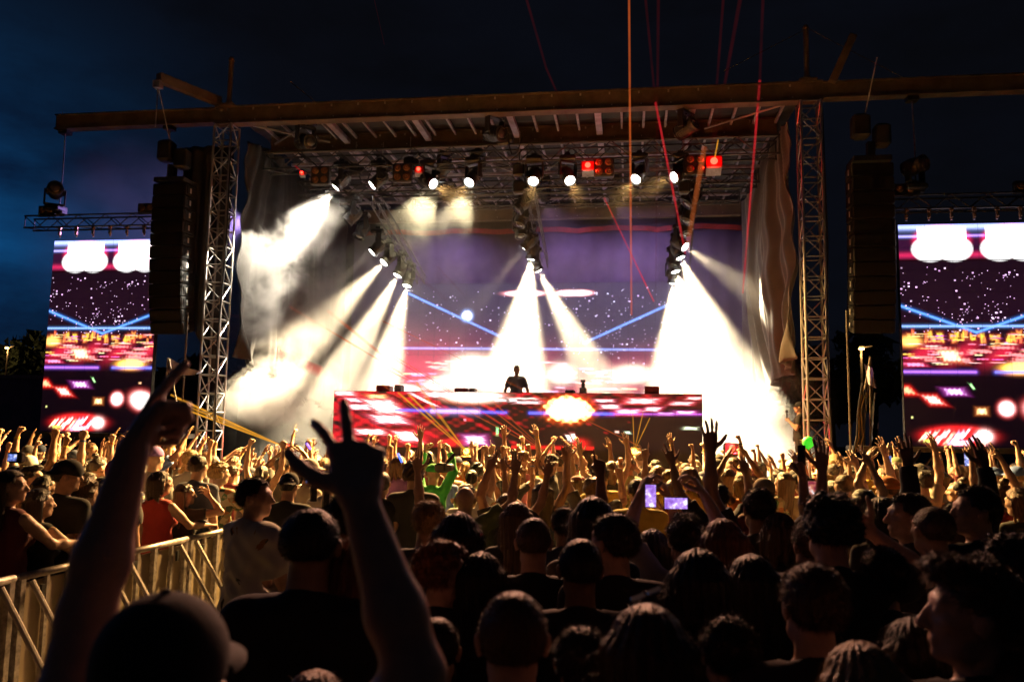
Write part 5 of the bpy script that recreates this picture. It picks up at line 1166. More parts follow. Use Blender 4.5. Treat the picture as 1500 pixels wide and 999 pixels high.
# ================================================================== BARRIER
def PZ(px, py, z): d = ray(px, py); return CAM + d*((z-CAMH)/d.z)
BA, BB = PZ(0, 852, 1.10), PZ(355, 771, 1.10)
bd = Vector((BB.x-BA.x, BB.y-BA.y, 0)); BL = bd.length; bd.normalize(); bn = Vector((bd.y, -bd.x, 0))      # bn points into the lane
M_BAR = mat('galvanised_rail', (0.40, 0.36, 0.34), 0.45, 0.6, 0.5, 18, 0.1)
def perf():
    m_ = bpy.data.materials.new('perforated_panel'); m_.use_nodes = True; t = m_.node_tree; b = t.nodes['Principled BSDF']; b.inputs['Roughness'].default_value = 0.5; b.inputs['Metallic'].default_value = 0.3
    tcn = t.nodes.new('ShaderNodeTexCoord'); mp_ = nd(t, 'ShaderNodeMapping'); mp_.inputs['Scale'].default_value = (38, 38, 55); t.links.new(tcn.outputs['Object'], mp_.inputs[0])
    br = nd(t, 'ShaderNodeTexBrick', i_Scale=1.0); br.inputs['Color1'].default_value = (0.15, 0.11, 0.065, 1); br.inputs['Color2'].default_value = (0.19, 0.14, 0.085, 1); br.inputs['Mortar'].default_value = (0.60, 0.50, 0.34, 1); br.inputs['Mortar Size'].default_value = 0.16
    sx_ = t.nodes.new('ShaderNodeSeparateXYZ'); cx_ = t.nodes.new('ShaderNodeCombineXYZ'); t.links.new(mp_.outputs[0], sx_.inputs[0]); t.links.new(sx_.outputs[0], cx_.inputs[0]); t.links.new(sx_.outputs[2], cx_.inputs[1]); t.links.new(cx_.outputs[0], br.inputs['Vector'])
    n = nd(t, 'ShaderNodeTexNoise', i_Scale=4.0); mx = nd(t, 'ShaderNodeMix', data_type='RGBA', blend_type='MULTIPLY'); mx.inputs[0].default_value = 0.6
    t.links.new(br.outputs[0], mx.inputs[6]); t.links.new(n.outputs[0], mx.inputs[7]); t.links.new(mx.outputs[2], b.inputs['Base Color']); return m_
M_PERF = perf()
SEC = 1.08; k0 = -1; k1 = int(BL/SEC)+1
BARN = ['perforated metal crowd barrier section closest to the camera at the lower left', 'perforated metal crowd barrier section behind the raised arm at the left', 'perforated metal crowd barrier section right of the raised left arm', 'crowd barrier section with two slanting braces before the last one', 'last crowd barrier section, ending beside the man in the white shirt', 'crowd barrier section lowest at the left edge', 'crowd barrier section beyond']
end = BB
i = 0
for k in range(k1+1):
    b1 = end-bd*(k*SEC+0.02); b0 = end-bd*((k+1)*SEC-0.02); base = Vector((b0.x, b0.y, 0))
    t = tag(empty('crowd_barrier', base, (0, 0, math.atan2(bd.y, bd.x))), ['last crowd barrier section, ending beside the man in the white shirt', 'second crowd barrier section back from the man in the white shirt', 'third crowd barrier section, just right of the big raised left arm', 'crowd barrier section mostly hidden behind the big raised arm', 'crowd barrier section at the lower left corner of the picture'][min(k, 4)], 'barrier', 'crowd barrier sections along the lane')
    L = SEC-0.04     # local x along, -y is the lane side
    MB().tube((0, 0, 1.10), (L, 0, 1.10), 0.027, n=12).build('top_rail', M_BAR, t, True)
    MB().box((L/2, 0.03, 0.58), (L-0.08, 0.012, 0.94)).build('panel', M_PERF, t)
    for x in (0.03, L/2, L-0.03): MB().box((x, 0.0, 0.55), (0.045, 0.045, 1.07)).build('post', M_BAR, t)
    for x in (L*0.27, L*0.76): MB().box((x, 0.0, 0.55), (0.03, 0.03, 1.05)).build('stiffener', M_BAR, t)
    for x in (0.12, L-0.12): strut('brace', (x, -0.01, 1.06), (x+0.06, -0.62, 0.10), 0.021, M_BAR, t, 8)
    MB().box((L/2, -0.35, 0.05), (L, 0.72, 0.03)).build('foot_plate', M_BAR, t); MB().box((L/2, -0.16, 0.28), (L, 0.26, 0.025)).build('step', M_BAR, t)
    MB().box((L/2, -0.02, 0.12), (L, 0.03, 0.05)).build('lower_rail', M_BAR, t)
    for x in (0.2, L-0.2): MB().box((x, -0.035, 0.98), (0.03, 0.02, 0.09)).build('latch', M_BLK, t)
# litter on the lane floor
tag(MB().lathe([(0.02, 0), (0.033, 0.005), (0.033, 0.12), (0.028, 0.13), (0.028, 0.135)], 14).build('drink_can', mat('red_white_can', (0.6, 0.08, 0.07), 0.3, 0.4, 0.4, 30), None, True, loc=PZ(305, 940, 0)+Vector((0, 0, 0.0))), 'red drink can standing on the lane floor by the last barrier section', 'can')

# ================================================================== HERO PEOPLE
AIM = Vector((XC, 19.5, 0))
TAKEN = []; KEYS = []
def face_to(x, y, off=0.0): return math.atan2(-(AIM.x-x), AIM.y-y)+R(off)
def place(px, py, w, aL='down', aR='down', slim=0, yaw=0, pitch=0, roll=0, turn=0, skin=0, shirt='black', hair='short', hairc='black', hat=None, hatc='black', label='', sleeve=0.8, loose=1.0, near=True, hseed=0, D=None, hood=False, h=None, trousers='black', bx=1.0, hr=None):
    D = D or 1200*0.172/w
    if px < 345 and py < 760:      # those behind the barrier stand just beyond its rail
        for _ in range(60):
            q = PD(px, py, D)
            if Vector((q.x-BA.x, q.y-BA.y, 0)).dot(bn) < -0.38: break
            D += 0.1
    top = PD(px, py, D); H = top.z
    if D > 3.4: KEYS.append((px, py, 1200*0.172/D, D))
    hat_off = 0.022 if hat else (0.012 if hair not in (None, 'buzz') else 0.003)
    if hair in ('bun',): hat_off = 0.06
    ht = H-hat_off; f = face_to(top.x, top.y, turn)
    x, y = top.x, top.y; TAKEN.append((x, y, 0.42))
    b = get_body('h%d' % (len(TAKEN) % 5), aL, aR, slim, yaw, pitch, roll, h or (0.0075 if D < 5 else 0.010), sleeve, 0.86, loose, hood)
    o = person((x, y, 0), f, ht, b, skin, shirt, hair, hairc, hat, hatc, trousers, label, 'festival crowd facing the stage', hseed, near and D < 6, bx)
    return o, b
def to_local(o, p): return np.array(o.matrix_basis.inverted() @ Vector(p))
# -- tall man in a cap with both arms thrown up, closest to the camera
D0 = 1.2; top = PD(248, 872, D0); hh = top.z-0.022; s0 = hh/1.745
fM = Matrix.Translation((top.x, top.y, 0)) @ Matrix.Rotation(face_to(top.x, top.y), 4, 'Z') @ Matrix.Scale(s0, 4)
L_ = lambda px, py, D: np.array(fM.inverted() @ PD(px, py, D))
def armik(sx, W_, hint, pn, pose, hd=None):
    """two bone reach to the wrist point W_, elbow pushed toward hint"""
    sh = V3(sx*0.150, -0.01, 1.452); v = W_-sh; d = min(np.linalg.norm(v), 0.535); v = unit(v); A, B = 0.285, 0.255
    a = (A*A-B*B+d*d)/(2*d); h_k = math.sqrt(max(0, A*A-a*a)); p = unit(V3(*hint)-v*(V3(*hint)@v)); el = sh+v*a+p*h_k
    e = unit(el-sh); f = unit(sh+v*d-el); return ((sx*e[0], e[1], e[2]), (sx*f[0], f[1], f[2]), (sx*pn[0], pn[1], pn[2]), pose)
ARMS['heroL'] = ((0.10, 0.46, 0.88), (-0.14, 0.14, 0.96), (-1, 0.3, 0), 'point', (0.0, 0.72, 0.70))
ARMS['heroR'] = ((0.65, 0.12, 0.75), (-0.36, 0.08, 0.93), (-0.1, 0.5, -0.6), 'sign', (-0.22, 0.62, 0.80))
TAKEN.append((top.x, top.y, 0.5))
person((top.x, top.y, 0), face_to(top.x, top.y), hh, get_body('hero', 'heroL', 'heroR', 0, 0, 0, 0, 0.0055, 0.5), 4, 'black', 'buzz', 'dark brown', 'cap', 'black', 'black', 'man in a dark cap closest to the camera throwing both bare arms up', 'festival crowd facing the stage', 0, True)
h_ = place
h_(752, 868, 104, hair='buzz', hairc='brown', shirt='black', label='close man with shaved hair and lit rim, seen from behind at the bottom centre', hseed=1)
oc, bc = h_(948, 886, 112, slim=1, hair='long', hairc='brown', shirt='black', label='close long haired person with sunglasses pushed up on the head', hseed=2)
h_(1188, 826, 86, hair='crew', hairc='brown', shirt='black', label='close man with short brown hair and protruding ears, bottom right of centre', skin=0, hseed=3)
h_(1425, 824, 100, yaw=72, hair='quiff', hairc='brown', shirt='black', label='close man with swept hair, face in profile to the left at lower right', skin=0, hseed=4)
h_(1258, 940, 108, slim=1, hair='long', hairc='blond', shirt='black', label='close person with pale blond hair cut off by the bottom edge', hseed=5)
h_(1500, 950, 105, hair='short', hairc='red brown', shirt='black', label='close brown haired person at the bottom right corner', hseed=6)
h_(462, 981, 100, slim=1, hair='long', hairc='red brown', shirt='black', label='close red haired person barely showing at the bottom left of centre', hseed=7)
h_(458, 746, 74, hair='buzz', hairc='black', shirt='black', label='broad man in black with close cropped hair left of the big forearm', bx=1.12, skin=2)
h_(516, 716, 58, yaw=-20, hair='short', hairc='black', shirt='black', label='dark haired man with one lit ear behind the broad man', skin=1, hseed=8)
h_(527, 784, 72, slim=1, yaw=-10, hair='long', hairc='red brown', shirt='black', label='woman with long red hair lit at its edge, beside the big forearm', hseed=9)
h_(646, 796, 62, yaw=-70, hair='curly', hairc='red brown', shirt='black', label='curly haired man in profile just right of the big forearm', hseed=10)
h_(655, 765, 50, hair='buzz', hairc='red brown', shirt='black', label='man with cropped reddish hair behind the curly haired man')
h_(672, 752, 56, hair='bob', hairc='black', shirt='black', hood=True, label='person with smooth dark hair behind the cropped reddish head', slim=1)
h_(682, 712, 31, 'wide', 'wide', hair=None, shirt='olive green', skin=1, label='bald man in an olive green shirt with both arms spread high', sleeve=0.9, loose=1.5)
h_(782, 759, 54, hair='buzz', hairc='brown', shirt='black', label='man with round cropped head right of the olive green shirt', skin=0)
h_(757, 735, 40, slim=1, hair='long', hairc='brown', shirt='black', label='long haired woman just behind the round cropped head')
h_(902, 752, 58, yaw=40, hair='crew', hairc='dark brown', shirt='black', label='man with cropped hair and glasses on his head turning his face left', hseed=11)
h_(868, 728, 52, slim=1, hair='long', hairc='black', shirt='black', label='woman with long black hair left of the man turning his face')
op, bp = h_(1003, 756, 50, 'phone', 'phone', hair='quiff', hairc='dark brown', shirt='grey', label='man in a grey shirt holding a phone sideways above his head', sleeve=0.85, hseed=12)
h_(1058, 760, 54, slim=1, hair='long', hairc='red brown', shirt='black', label='person with long brown hair right of the man with the sideways phone', hseed=13)
h_(1022, 806, 72, slim=1, hair='bob', hairc='black', shirt='black', label='dark bob haired person below the sideways phone')
h_(1190, 758, 56, hair='crew', hairc='brown', shirt='charcoal', label='man with square cropped hair left of the thick wavy hair', hseed=14, sleeve=0.9)
h_(1214, 728, 62, 'down', 'shoulder', hair='curly', hairc='black', shirt='black', label='person with thick dark wavy hair and a hand near the shoulder', hseed=15)
h_(1364, 743, 50, hair='buzz', hairc='brown', shirt='charcoal', label='broad shouldered man in a charcoal shirt at right', skin=1, bx=1.08, loose=1.3)
h_(1330, 722, 46, yaw=78, hair='crew', hairc='dark brown', shirt='charcoal', label='man looking left beside the broad shouldered man in charcoal', sleeve=0.9)
h_(1428, 712, 48, yaw=75, hair='short', hairc='dark brown', shirt='black', label='man with glasses in profile wearing a pale green collar at right', hseed=16)
h_(1140, 752, 44, slim=1, hair='bob', hairc='brown', shirt='black', label='brown haired person below the stack of caps right of centre')
h_(1478, 786, 66, hair='curly', hairc='dark brown', shirt='black', label='curly haired person at the right edge', hseed=17)
h_(1290, 728, 40, slim=1, hair='long', hairc='black', shirt='black', label='woman with long black hair left of the men in charcoal')
h_(1440, 805, 60, hair='short', hairc='black', shirt='black', label='black haired man in front of the man with glasses')
h_(705, 810, 62, slim=1, hair='bob', hairc='black', shirt='black', label='black bob haired person in the dark left of the round cropped head')
h_(850, 790, 66, hair='buzz', hairc='black', shirt='black', label='dark cropped head between the phone man and the round cropped head', skin=3)
h_(1100, 812, 66, slim=1, hair='long', hairc='black', shirt='black', label='long black haired person in the dark left of the close man with ears')
h_(1290, 800, 62, hair='short', hairc='black', shirt='black', label='black haired person in the dark below the broad shouldered man')
h_(580, 850, 70, hair='short', hairc='black', shirt='black', label='black haired person behind the big forearm at the bottom')
h_(640, 905, 80, hair='buzz', hairc='black', shirt='black', skin=2, label='dark cropped person between the big forearm and the shaved head')
h_(850, 915, 84, hair='short', hairc='black', shirt='black', label='dark haired person between the shaved head and the sunglasses')
h_(1065, 900, 84, hair='short', hairc='black', shirt='black', label='dark haired person right of the sunglasses in the near dark')
h_(1340, 905, 90, hair='bob', hairc='black', shirt='black', slim=1, label='dark bob haired person left of the close profile face')
# arms up in the dark middle
h_(828, 742, 40, 'down', 'uppoint', hair='short', hairc='black', shirt='navy', yaw=10, label='dark silhouetted person pointing one arm straight up right of the olive shirt', skin=3, sleeve=0.6)
h_(1110, 715, 42, 'up', 'wide', hair='short', hairc='black', shirt='black', skin=2, label='silhouetted person with both long arms up and fingers spread, right of the phones')
h_(1398, 735, 42, 'up', 'up', hair='short', hairc='black', shirt='black', skin=3, sleeve=2, label='silhouetted person in long black sleeves with both arms up below the right screen')
of_, bf_ = h_(1126, 750, 42, 'down', 'upfist', hair='short', hairc='black', shirt='black', skin=2, label='dark person punching a fist up with a phone, right of the caps')
for px, py, w, a_, b_, sl, hr_, hcl, sh_, lab in (
 (742, 722, 30, 'up3', 'up2', 0, 'short', 'dark brown', 'black', 'man in black with both arms up just right of the olive green shirt'),
 (795, 705, 26, 'wide', 'up', 1, 'long', 'dark brown', 'navy', 'long haired woman with both arms high below the disc jockey'),
 (868, 700, 25, 'up', 'low', 0, 'curly', 'brown', 'charcoal', 'curly haired man with one palm up below the fireball'),
 (985, 702, 26, 'uphorn', 'down', 1, 'pony', 'brown', 'maroon', 'woman with a ponytail making a horns sign above the bright sideways phone'),
 (1052, 708, 30, 'up2', 'up4', 0, 'short', 'black', 'black', 'man in black with both palms up below the red floor laser'),
 (1088, 692, 24, 'clap', 'clap', 1, 'bob', 'blond', 'orange', 'blond person in orange with hands joined overhead right of the booth'),
 (1235, 694, 25, 'up4', 'up4', 0, 'short', 'brown', 'grey', 'man in grey with both palms raised forward right of the right tower'),
 (1262, 716, 30, 'down', 'up3', 1, 'long', 'black', 'black', 'black haired woman with one bare arm up right of the right tower'),
 (1350, 690, 24, 'up2', 'up', 0, 'crew', 'dark brown', 'cream', 'man in cream with both open hands up left of the right screen'),
 (1462, 700, 28, 'up', 'up3', 1, 'bun', 'brown', 'red', 'woman in red with both arms up below the right edge of the right screen'),
 (560, 690, 26, 'up2', 'down', 1, 'pony', 'dark brown', 'black', 'woman in black with one palm up right of the big pointing hand'),
 (415, 668, 20, 'clap2', 'clap2', 0, 'short', 'black', 'black', 'man with fists joined overhead in front of the left smoke')):
    h_(px, py, w, a_, b_, slim=sl, hair=hr_, hairc=hcl, shirt=sh_, label=lab, near=False, sleeve=0 if sl else 0.7, skin=(px // 7) % 4, h=0.011)
# left cluster
h_(98, 673, 46, yaw=-45, hair='short', hairc='black', hat='backcap', shirt='black', label='man in black cap and black shirt behind the barrier at left', skin=1)
h_(18, 688, 48, yaw=-60, slim=1, hair='long', hairc='dark brown', shirt='maroon', label='woman with long dark hair at the far left behind the barrier', skin=0, sleeve=0, aL='down', aR='rail')
h_(60, 715, 50, 'rail', 'rail', slim=1, yaw=-30, hair='long', hairc='black', shirt='black', label='woman with pink hair braid leaning on the barrier at left', sleeve=0)
h_(175, 672, 32, yaw=-20, hair='short', hairc='brown', hat='cap', hatc='red', shirt='charcoal', label='man in a red cap behind the big raised left arm', skin=1)
h_(128, 700, 34, slim=1, hair='curly', hairc='brown', shirt='charcoal', aR='bent', label='curly brown haired person with a bare bent arm left of the red cap')
h_(272, 708, 38, 'down', 'shoulder', slim=1, yaw=-50, hair='long', hairc='dark brown', shirt='black', label='woman with long dark hair resting her chin on her hand at the barrier', sleeve=0.4)
h_(322, 678, 30, 'rail', 'rail', yaw=-30, hair='curly', hairc='blond', shirt='floral', label='curly blond man in a floral shirt leaning on the barrier')
h_(292, 666, 32, hair='short', hairc='dark brown', shirt='navy', label='dark haired man in a navy shirt behind the floral shirt', hseed=3)
h_(236, 690, 34, 'down', 'rail', slim=1, yaw=-30, hair='bob', hairc='dark brown', shirt='red', label='woman in a red top with a hand on the barrier rail', sleeve=0)
h_(228, 655, 22, hair='buzz', hairc='brown', hat='beanie', hatc='purple', shirt='grey', label='person in a purple knitted hat behind the raised arm', near=False)
# lane: man in a white printed shirt, camera crew
h_(376, 699, 40, 'cross', 'cross', yaw=-55, turn=-35, hair='short', hairc='black', shirt='printed white', loose=2.2, sleeve=1.0, skin=1, trousers='black', label='man in an oversized white printed shirt standing beside the barrier end')
h_(424, 692, 27, 'down', 'down', hair='short', hairc='black', hat='backcap', shirt='black', label='man in a backward black cap and black shirt behind the white shirt', skin=1)
h_(455, 672, 24, 'front', 'front', hair='short', hairc='brown', hat='cap', hatc='white', turn=-40, shirt='cream', label='camera operator in a white cap and cream shirt beside the lane', near=False)
h_(483, 680, 25, 'front', 'phone1', slim=1, hair='bun', hairc='blond', shirt='white', turn=20, label='blond person with white headphones beside the camera operator', near=False)
h_(607, 677, 26, hair='curly', hairc='brown', shirt='charcoal', label='curly brown haired man in a dark shirt left of the person in green', trousers='olive green', near=True)
h_(635, 680, 20, 'phone1', 'phone1', hair='short', hairc='black', hat='beanie', hatc='bright green', shirt='bright green', label='person in bright green hood and shirt filming with a camera', near=False, sleeve=2)
h_(585, 668, 20, 'down', 'up', slim=1, hair='bob', hairc='purple' if False else 'brown', shirt='purple', label='person in purple waving a blue glow stick', near=False)
h_(1180, 690, 22, yaw=70, pitch=-25, hair='short', hairc='dark brown', hat='backcap', shirt='tan', label='bearded man in a backward black cap looking up below the green balloon', near=False)
h_(1118, 700, 30, hair='short', hairc='brown', hat='cap', hatc='tan', shirt='maroon', label='man in a tan cap right of the phones', near=False)
h_(1185, 720, 28, hair='short', hairc='black', hat='backcap', hatc='red', shirt='black', label='person in a backward red cap in front of the right tower', near=False)
h_(1300, 698, 26, 'clap', 'up', yaw=20, hair='short', hairc='brown', hat='bucket', hatc='orange', shirt='blue', label='person in an orange bucket hat and blue shirt under raised hands', near=False)
h_(935, 700, 28, 'down', 'down', hair='short', hairc='dark brown', shirt='yellow', label='tall man in a pale yellow shirt behind the upright phone', near=False, bx=1.1)
h_(880, 735, 34, hair='short', hairc='black', hat='bucket', hatc='navy', shirt='black', label='person in a navy bucket hat left of the pale yellow shirt', near=False)
h_(805, 665, 19, yaw=90, hair='buzz', hairc='brown', hat='cap', hatc='black', shirt='black', turn=90, label='man in a black cap turned toward the camera below the booth', near=False)

# ---- disc jockey and the singer on stage
djp = P(757, 536, 20.35); b = get_body('dj', 'front', 'front', 0, 8, -12, 0, 0.0125, 0.7)
ARMS['decks'] = ((0.40, -0.15, -0.85), (0.05, 0.75, -0.65), (0, 0, -1), 'relax')
b = get_body('dj', 'decks', 'decks', 0, 10, -14, 0, 0.011, 0.8)
person((djp.x, djp.y, 2.0), math.pi+0.1, djp.z-2.0+0.02, b, 1, 'grey', 'buzz', 'dark brown', None, 'black', 'black', 'disc jockey behind the booth, haze grey put into the shirt colour', 'performers on the stage', sx=0.9)  # grey shirt colour stands for the haze in front of the figure
sp_ = P(1170, 590, 17.75)
b = get_body('singer', 'down', 'clap2', 0, 0, 0, 0, 0.011, 0.8); ARMS['mic'] = ((0.25, 0.25, -0.9), (-0.35, 0.65, 0.75), (-0.8, 0.2, 0), 'fist')
b = get_body('singer', 'mic', 'down', 0, 0, 0, 0, 0.011, 0.8)
so = person((sp_.x, sp_.y, 1.30), R(80), sp_.z-1.30, b, 0, 'black', 'short', 'dark brown', 'cap', 'black', 'black', 'bearded singer in a black cap holding a microphone beside the right tower', 'performers on the stage')
def handpos(o, b, side):
    wr = b[2][0 if side < 0 else 1]; v = unit(wr[2]-wr[1]); return o.matrix_basis @ Vector((wr[2]+v*0.075).tolist()), (o.matrix_basis.to_3x3() @ Vector(v.tolist())).normalized()
hp, hd = handpos(so, b, -1)
tag(MB().tube((0, 0, -0.1), (0, 0, 0.07), 0.012, 0.018, n=10).lathe([(0.018, 0.07), (0.027, 0.09), (0.026, 0.115), (0.010, 0.13)], 12).build('microphone', M_BLK, None, True, loc=hp+Vector((0, 0, 0.05))), 'microphone in the fist of the singer beside the right tower', 'microphone')

# ================================================================== FILL OF THE CROWD
g = random.Random(21)
UP = ['up', 'upfist', 'uppoint', 'uphorn', 'wide', 'bent', 'clap', 'clap2', 'forward', 'shoulder', 'phone1']
PH = {'up2': 'palm up and outward', 'up3': 'arm up with two fingers', 'up4': 'palm raised forward', 'low': 'finger raised beside the face', 'up': 'arm up with open palm', 'upfist': 'fist raised', 'uppoint': 'finger pointing up', 'uphorn': 'horns hand sign raised', 'wide': 'arm spread high', 'bent': 'arm bent up', 'clap': 'arm over the head', 'clap2': 'arm crossed over the head', 'forward': 'arm stretched forward', 'shoulder': 'hand at the face', 'phone1': 'arm lifting a phone', 'down': 'arms down'}
PROTO = []
for (a, b_) in [('up', 'up'), ('down', 'up'), ('up', 'down'), ('down', 'upfist'), ('upfist', 'upfist'), ('down', 'uppoint'), ('uppoint', 'wide'), ('uphorn', 'down'), ('wide', 'wide'), ('bent', 'bent'), ('down', 'bent'), ('clap', 'clap'), ('clap2', 'clap2'), ('forward', 'down'), ('down', 'phone1'), ('wide', 'down'), ('down', 'down'), ('down', 'down'), ('shoulder', 'down'), ('phone', 'phone'), ('up2', 'up2'), ('up2', 'down'), ('down', 'up2'), ('up3', 'down'), ('down', 'up3'), ('up4', 'up4'), ('up4', 'down'), ('down', 'up4'), ('low', 'down'), ('down', 'low'), ('up3', 'up'), ('up2', 'up4'), ('up', 'upfist'), ('wide', 'up'), ('uppoint', 'up'), ('upfist', 'wide')]:
    PROTO.append((a, b_, 0)); PROTO.append((a, b_, 1))
def ppose(a, b_):
    if (a, b_) == ('down', 'down'): return 'arms down'
    if (a, b_) == ('phone', 'phone'): return 'both hands holding a phone up'
    if (a, b_) in (('clap', 'clap'), ('clap2', 'clap2')): return 'hands joined over the head'
    if a == b_: return {'up2': 'both palms up and outward', 'up4': 'both palms raised forward', 'up': 'both open hands up', 'upfist': 'both fists up', 'wide': 'both arms spread high', 'bent': 'both arms bent up'}[a]
    if a != 'down' and b_ != 'down': return {('up3', 'up'): 'two fingers and one palm up', ('up2', 'up4'): 'palms up and tilted', ('up', 'upfist'): 'one palm and one fist up', ('wide', 'up'): 'both palms up unevenly', ('upfist', 'wide'): 'one fist and one palm raised'}.get((a, b_), 'one finger and one palm raised')
    side, k = ('left', a) if a != 'down' else ('right', b_); return side+' '+PH[k]
ZN = [(160, 'below the left screen'), (345, 'by the left tower'), (480, 'left of the booth'), (640, 'below the left booth end'), (800, 'below the disc jockey'), (920, 'below the fireball'), (1060, 'below the right booth end'), (1240, 'by the right tower'), (1390, 'left of the right screen'), (9999, 'below the right screen')]
COLS = ['black', 'black', 'charcoal', 'navy', 'grey', 'white', 'cream', 'olive green', 'red', 'maroon', 'blue', 'pale blue', 'orange', 'yellow', 'pink', 'tan', 'brown', 'tie dye', 'floral', 'striped', 'red striped']
SEEN = set(LABELS); N_FILL = 0; PHONES = []; row = 0
def ok(x, y, r=0.36):
    for (a, b_, q) in TAKEN:
        if (a-x)**2+(b_-y)**2 < (r)**2: return False
    v = Vector((x-BA.x, y-BA.y, 0)); al, ac = v.dot(bd), v.dot(bn)
    if -3 < al < BL+0.5 and -0.36 < ac < (1.35 if al < BL else 0.6): return False
    return True
dep = 4.6
cand = []
while dep < 15.6:
    lat = -0.66*dep-0.4+g.uniform(0, .3)
    while lat < 0.66*dep+0.5:
        q = CAM+fw*dep+r0*lat; x = q.x+g.uniform(-.17, .17); y = q.y+g.uniform(-.14, .14); cand.append((dep, x, y)); lat += 0.60+g.uniform(-0.06, 0.14) + (0.10 if dep < 9 else 0)
    dep += 0.60 if dep < 10 else 0.66
g.shuffle(cand)
cand.sort(key=lambda c: 0 if True else c[0])
fill = []
for dep, x, y in cand:
    px_ = proj((x, y, 1.7))[0]; lane_ = Vector((x-BA.x, y-BA.y, 0)).dot(bn)
    if lane_ > -0.3 and ((dep < 8.6 and 60 < px_ < 372) or (dep < 6.7 and 60 < px_ < 452)): continue
    pt = proj((x, y, 1.74))
    if any(dep < k[3] and abs(pt[0]-k[0]) < 1.15*k[2]+0.5*1200*0.172/dep and pt[1] < k[1]+1.6*k[2] for k in KEYS): continue
    if y > 16.0 or (dep < 6.2 and g.random() < 0.12): continue
    if ok(x, y): TAKEN.append((x, y, 0.3)); fill.append((dep, x, y))
MAXP = 300-len(PEOPLE)
print('fill candidates', len(fill), 'heroes', len(PEOPLE))
fill.sort(); 
if len(fill) > MAXP:
    keep = [f for f in fill if f[0] < 9]; rest = [f for f in fill if f[0] >= 9]; g.shuffle(rest); fill = keep+rest[:MAXP-len(keep)]
for dep, x, y in fill:
    H = min(1.92, max(1.52, g.gauss(1.71, 0.08))); px, py, z = proj((x, y, H)); near = dep < 6.5
    if near: H = min(H, 1.74)
    zone = next(n for lim, n in ZN if px < lim); rw = 'front row' if dep > 13.5 else 'near the front' if dep > 11.5 else 'in the middle rows' if dep > 8.5 else 'in the back rows'
    for _ in range(3000):
        a, b_, slim = g.choice(PROTO)
        if near and g.random() < 0.35: a, b_ = 'down', 'down'
        if not near and (a, b_) == ('down', 'down') and g.random() < 0.6: continue
        col = g.choice(COLS if not near else COLS[:4]); hair = g.choice(['short', 'short', 'crew', 'short', 'curly', 'quiff', 'buzz'] if not slim else ['long', 'long', 'bob', 'bun', 'pony']); hc = g.choice(['black', 'black', 'dark brown', 'dark brown', 'brown', 'brown', 'blond', 'red brown'])
        hat = g.choice(['cap', 'backcap', 'bucket', 'beanie']) if g.random() < (0.24 if not slim else 0.1) else None; hatc = g.choice(['black', 'black', 'navy', 'white', 'red', 'tan', 'blue', 'charcoal', 'maroon', 'olive green'])
        if (a, b_) == ('phone', 'phone') and g.random() < 0.5: continue
        hd_ = {'cap': hatc+' cap', 'backcap': 'backward '+hatc+' cap', 'bucket': hatc+' bucket hat', 'beanie': hatc+' knitted hat'}[hat] if hat else {'short': hc+' hair', 'crew': 'cropped '+hc+' hair', 'buzz': 'shaved '+hc+' hair', 'curly': 'curly '+hc+' hair', 'quiff': 'swept '+hc+' hair', 'long': 'long '+hc+' hair', 'bob': hc+' bob', 'bun': hc+' hair bun', 'pony': hc+' ponytail'}[hair]
        lab = '%s, %s top, %s, %s %s' % (hd_, col, ppose(a, b_), zone, rw)
        lab = 'person, '+lab if len(lab.split()) > 14 else 'person with '+lab
        if len(lab.split()) <= 16 and lab not in SEEN: break
    if len(lab.split()) > 16: lab = lab.replace('person with ', '').replace('person, ', '').replace(' top,', ',')
    if len(lab.split()) > 16: lab = lab.replace('in the ', 'in ').replace('the ', '').replace(' and ', ', ')
    if len(lab.split()) > 16: print('LONG', lab)
    SEEN.add(lab); k = g.randrange(3)
    yaw = (0, 28, -32)[k] if dep > 6 else (0, 18, -18)[k]
    b = get_body('f%d' % (COLS.index(col) % 3), a, b_, slim, yaw, (0, -8, 4)[k], 0, 0.0125, (0.8 if not slim else g.choice([0, 0.5])), 0.86, 1.1)
    o = person((x, y, 0), face_to(x, y, g.uniform(-24, 24)), H, b, g.choice([0, 0, 1, 1, 2, 3, 4]), col, hair, hc, hat, hatc, g.choice(['black', 'navy', 'tan', 'charcoal']), lab, 'festival crowd facing the stage', g.randrange(2), dep < 6.2, 1.0, (g.uniform(-3, 3), g.uniform(-4, 4)))
    for sd, nm in ((-1, a), (1, b_)):
        if nm in ('up', 'up2', 'up3', 'up4', 'low', 'upfist', 'uppoint', 'wide', 'bent', 'clap', 'uphorn') and g.random() < 0.35:
            wr = b[2][0 if sd < 0 else 1]; v = unit(wr[2]-wr[1]); p = Vector((wr[2]-v*0.02).tolist()); M = frame_z(Vector(v.tolist())).to_4x4(); M.translation = p
            if 'wb' not in UNIT: UNIT['wb'] = MB().tube((0, 0, -0.009), (0, 0, 0.009), 0.033, n=12).mesh('wristband', MATS['yellow_cloth'])
            inst('wristband', UNIT['wb'], o, M, [CLOTH[g.choice(['yellow', 'yellow', 'orange', 'black', 'blue'])]])
    if (a, b_) == ('phone', 'phone') or b_ == 'phone1': PHONES.append((o, b, b_, zone, rw))

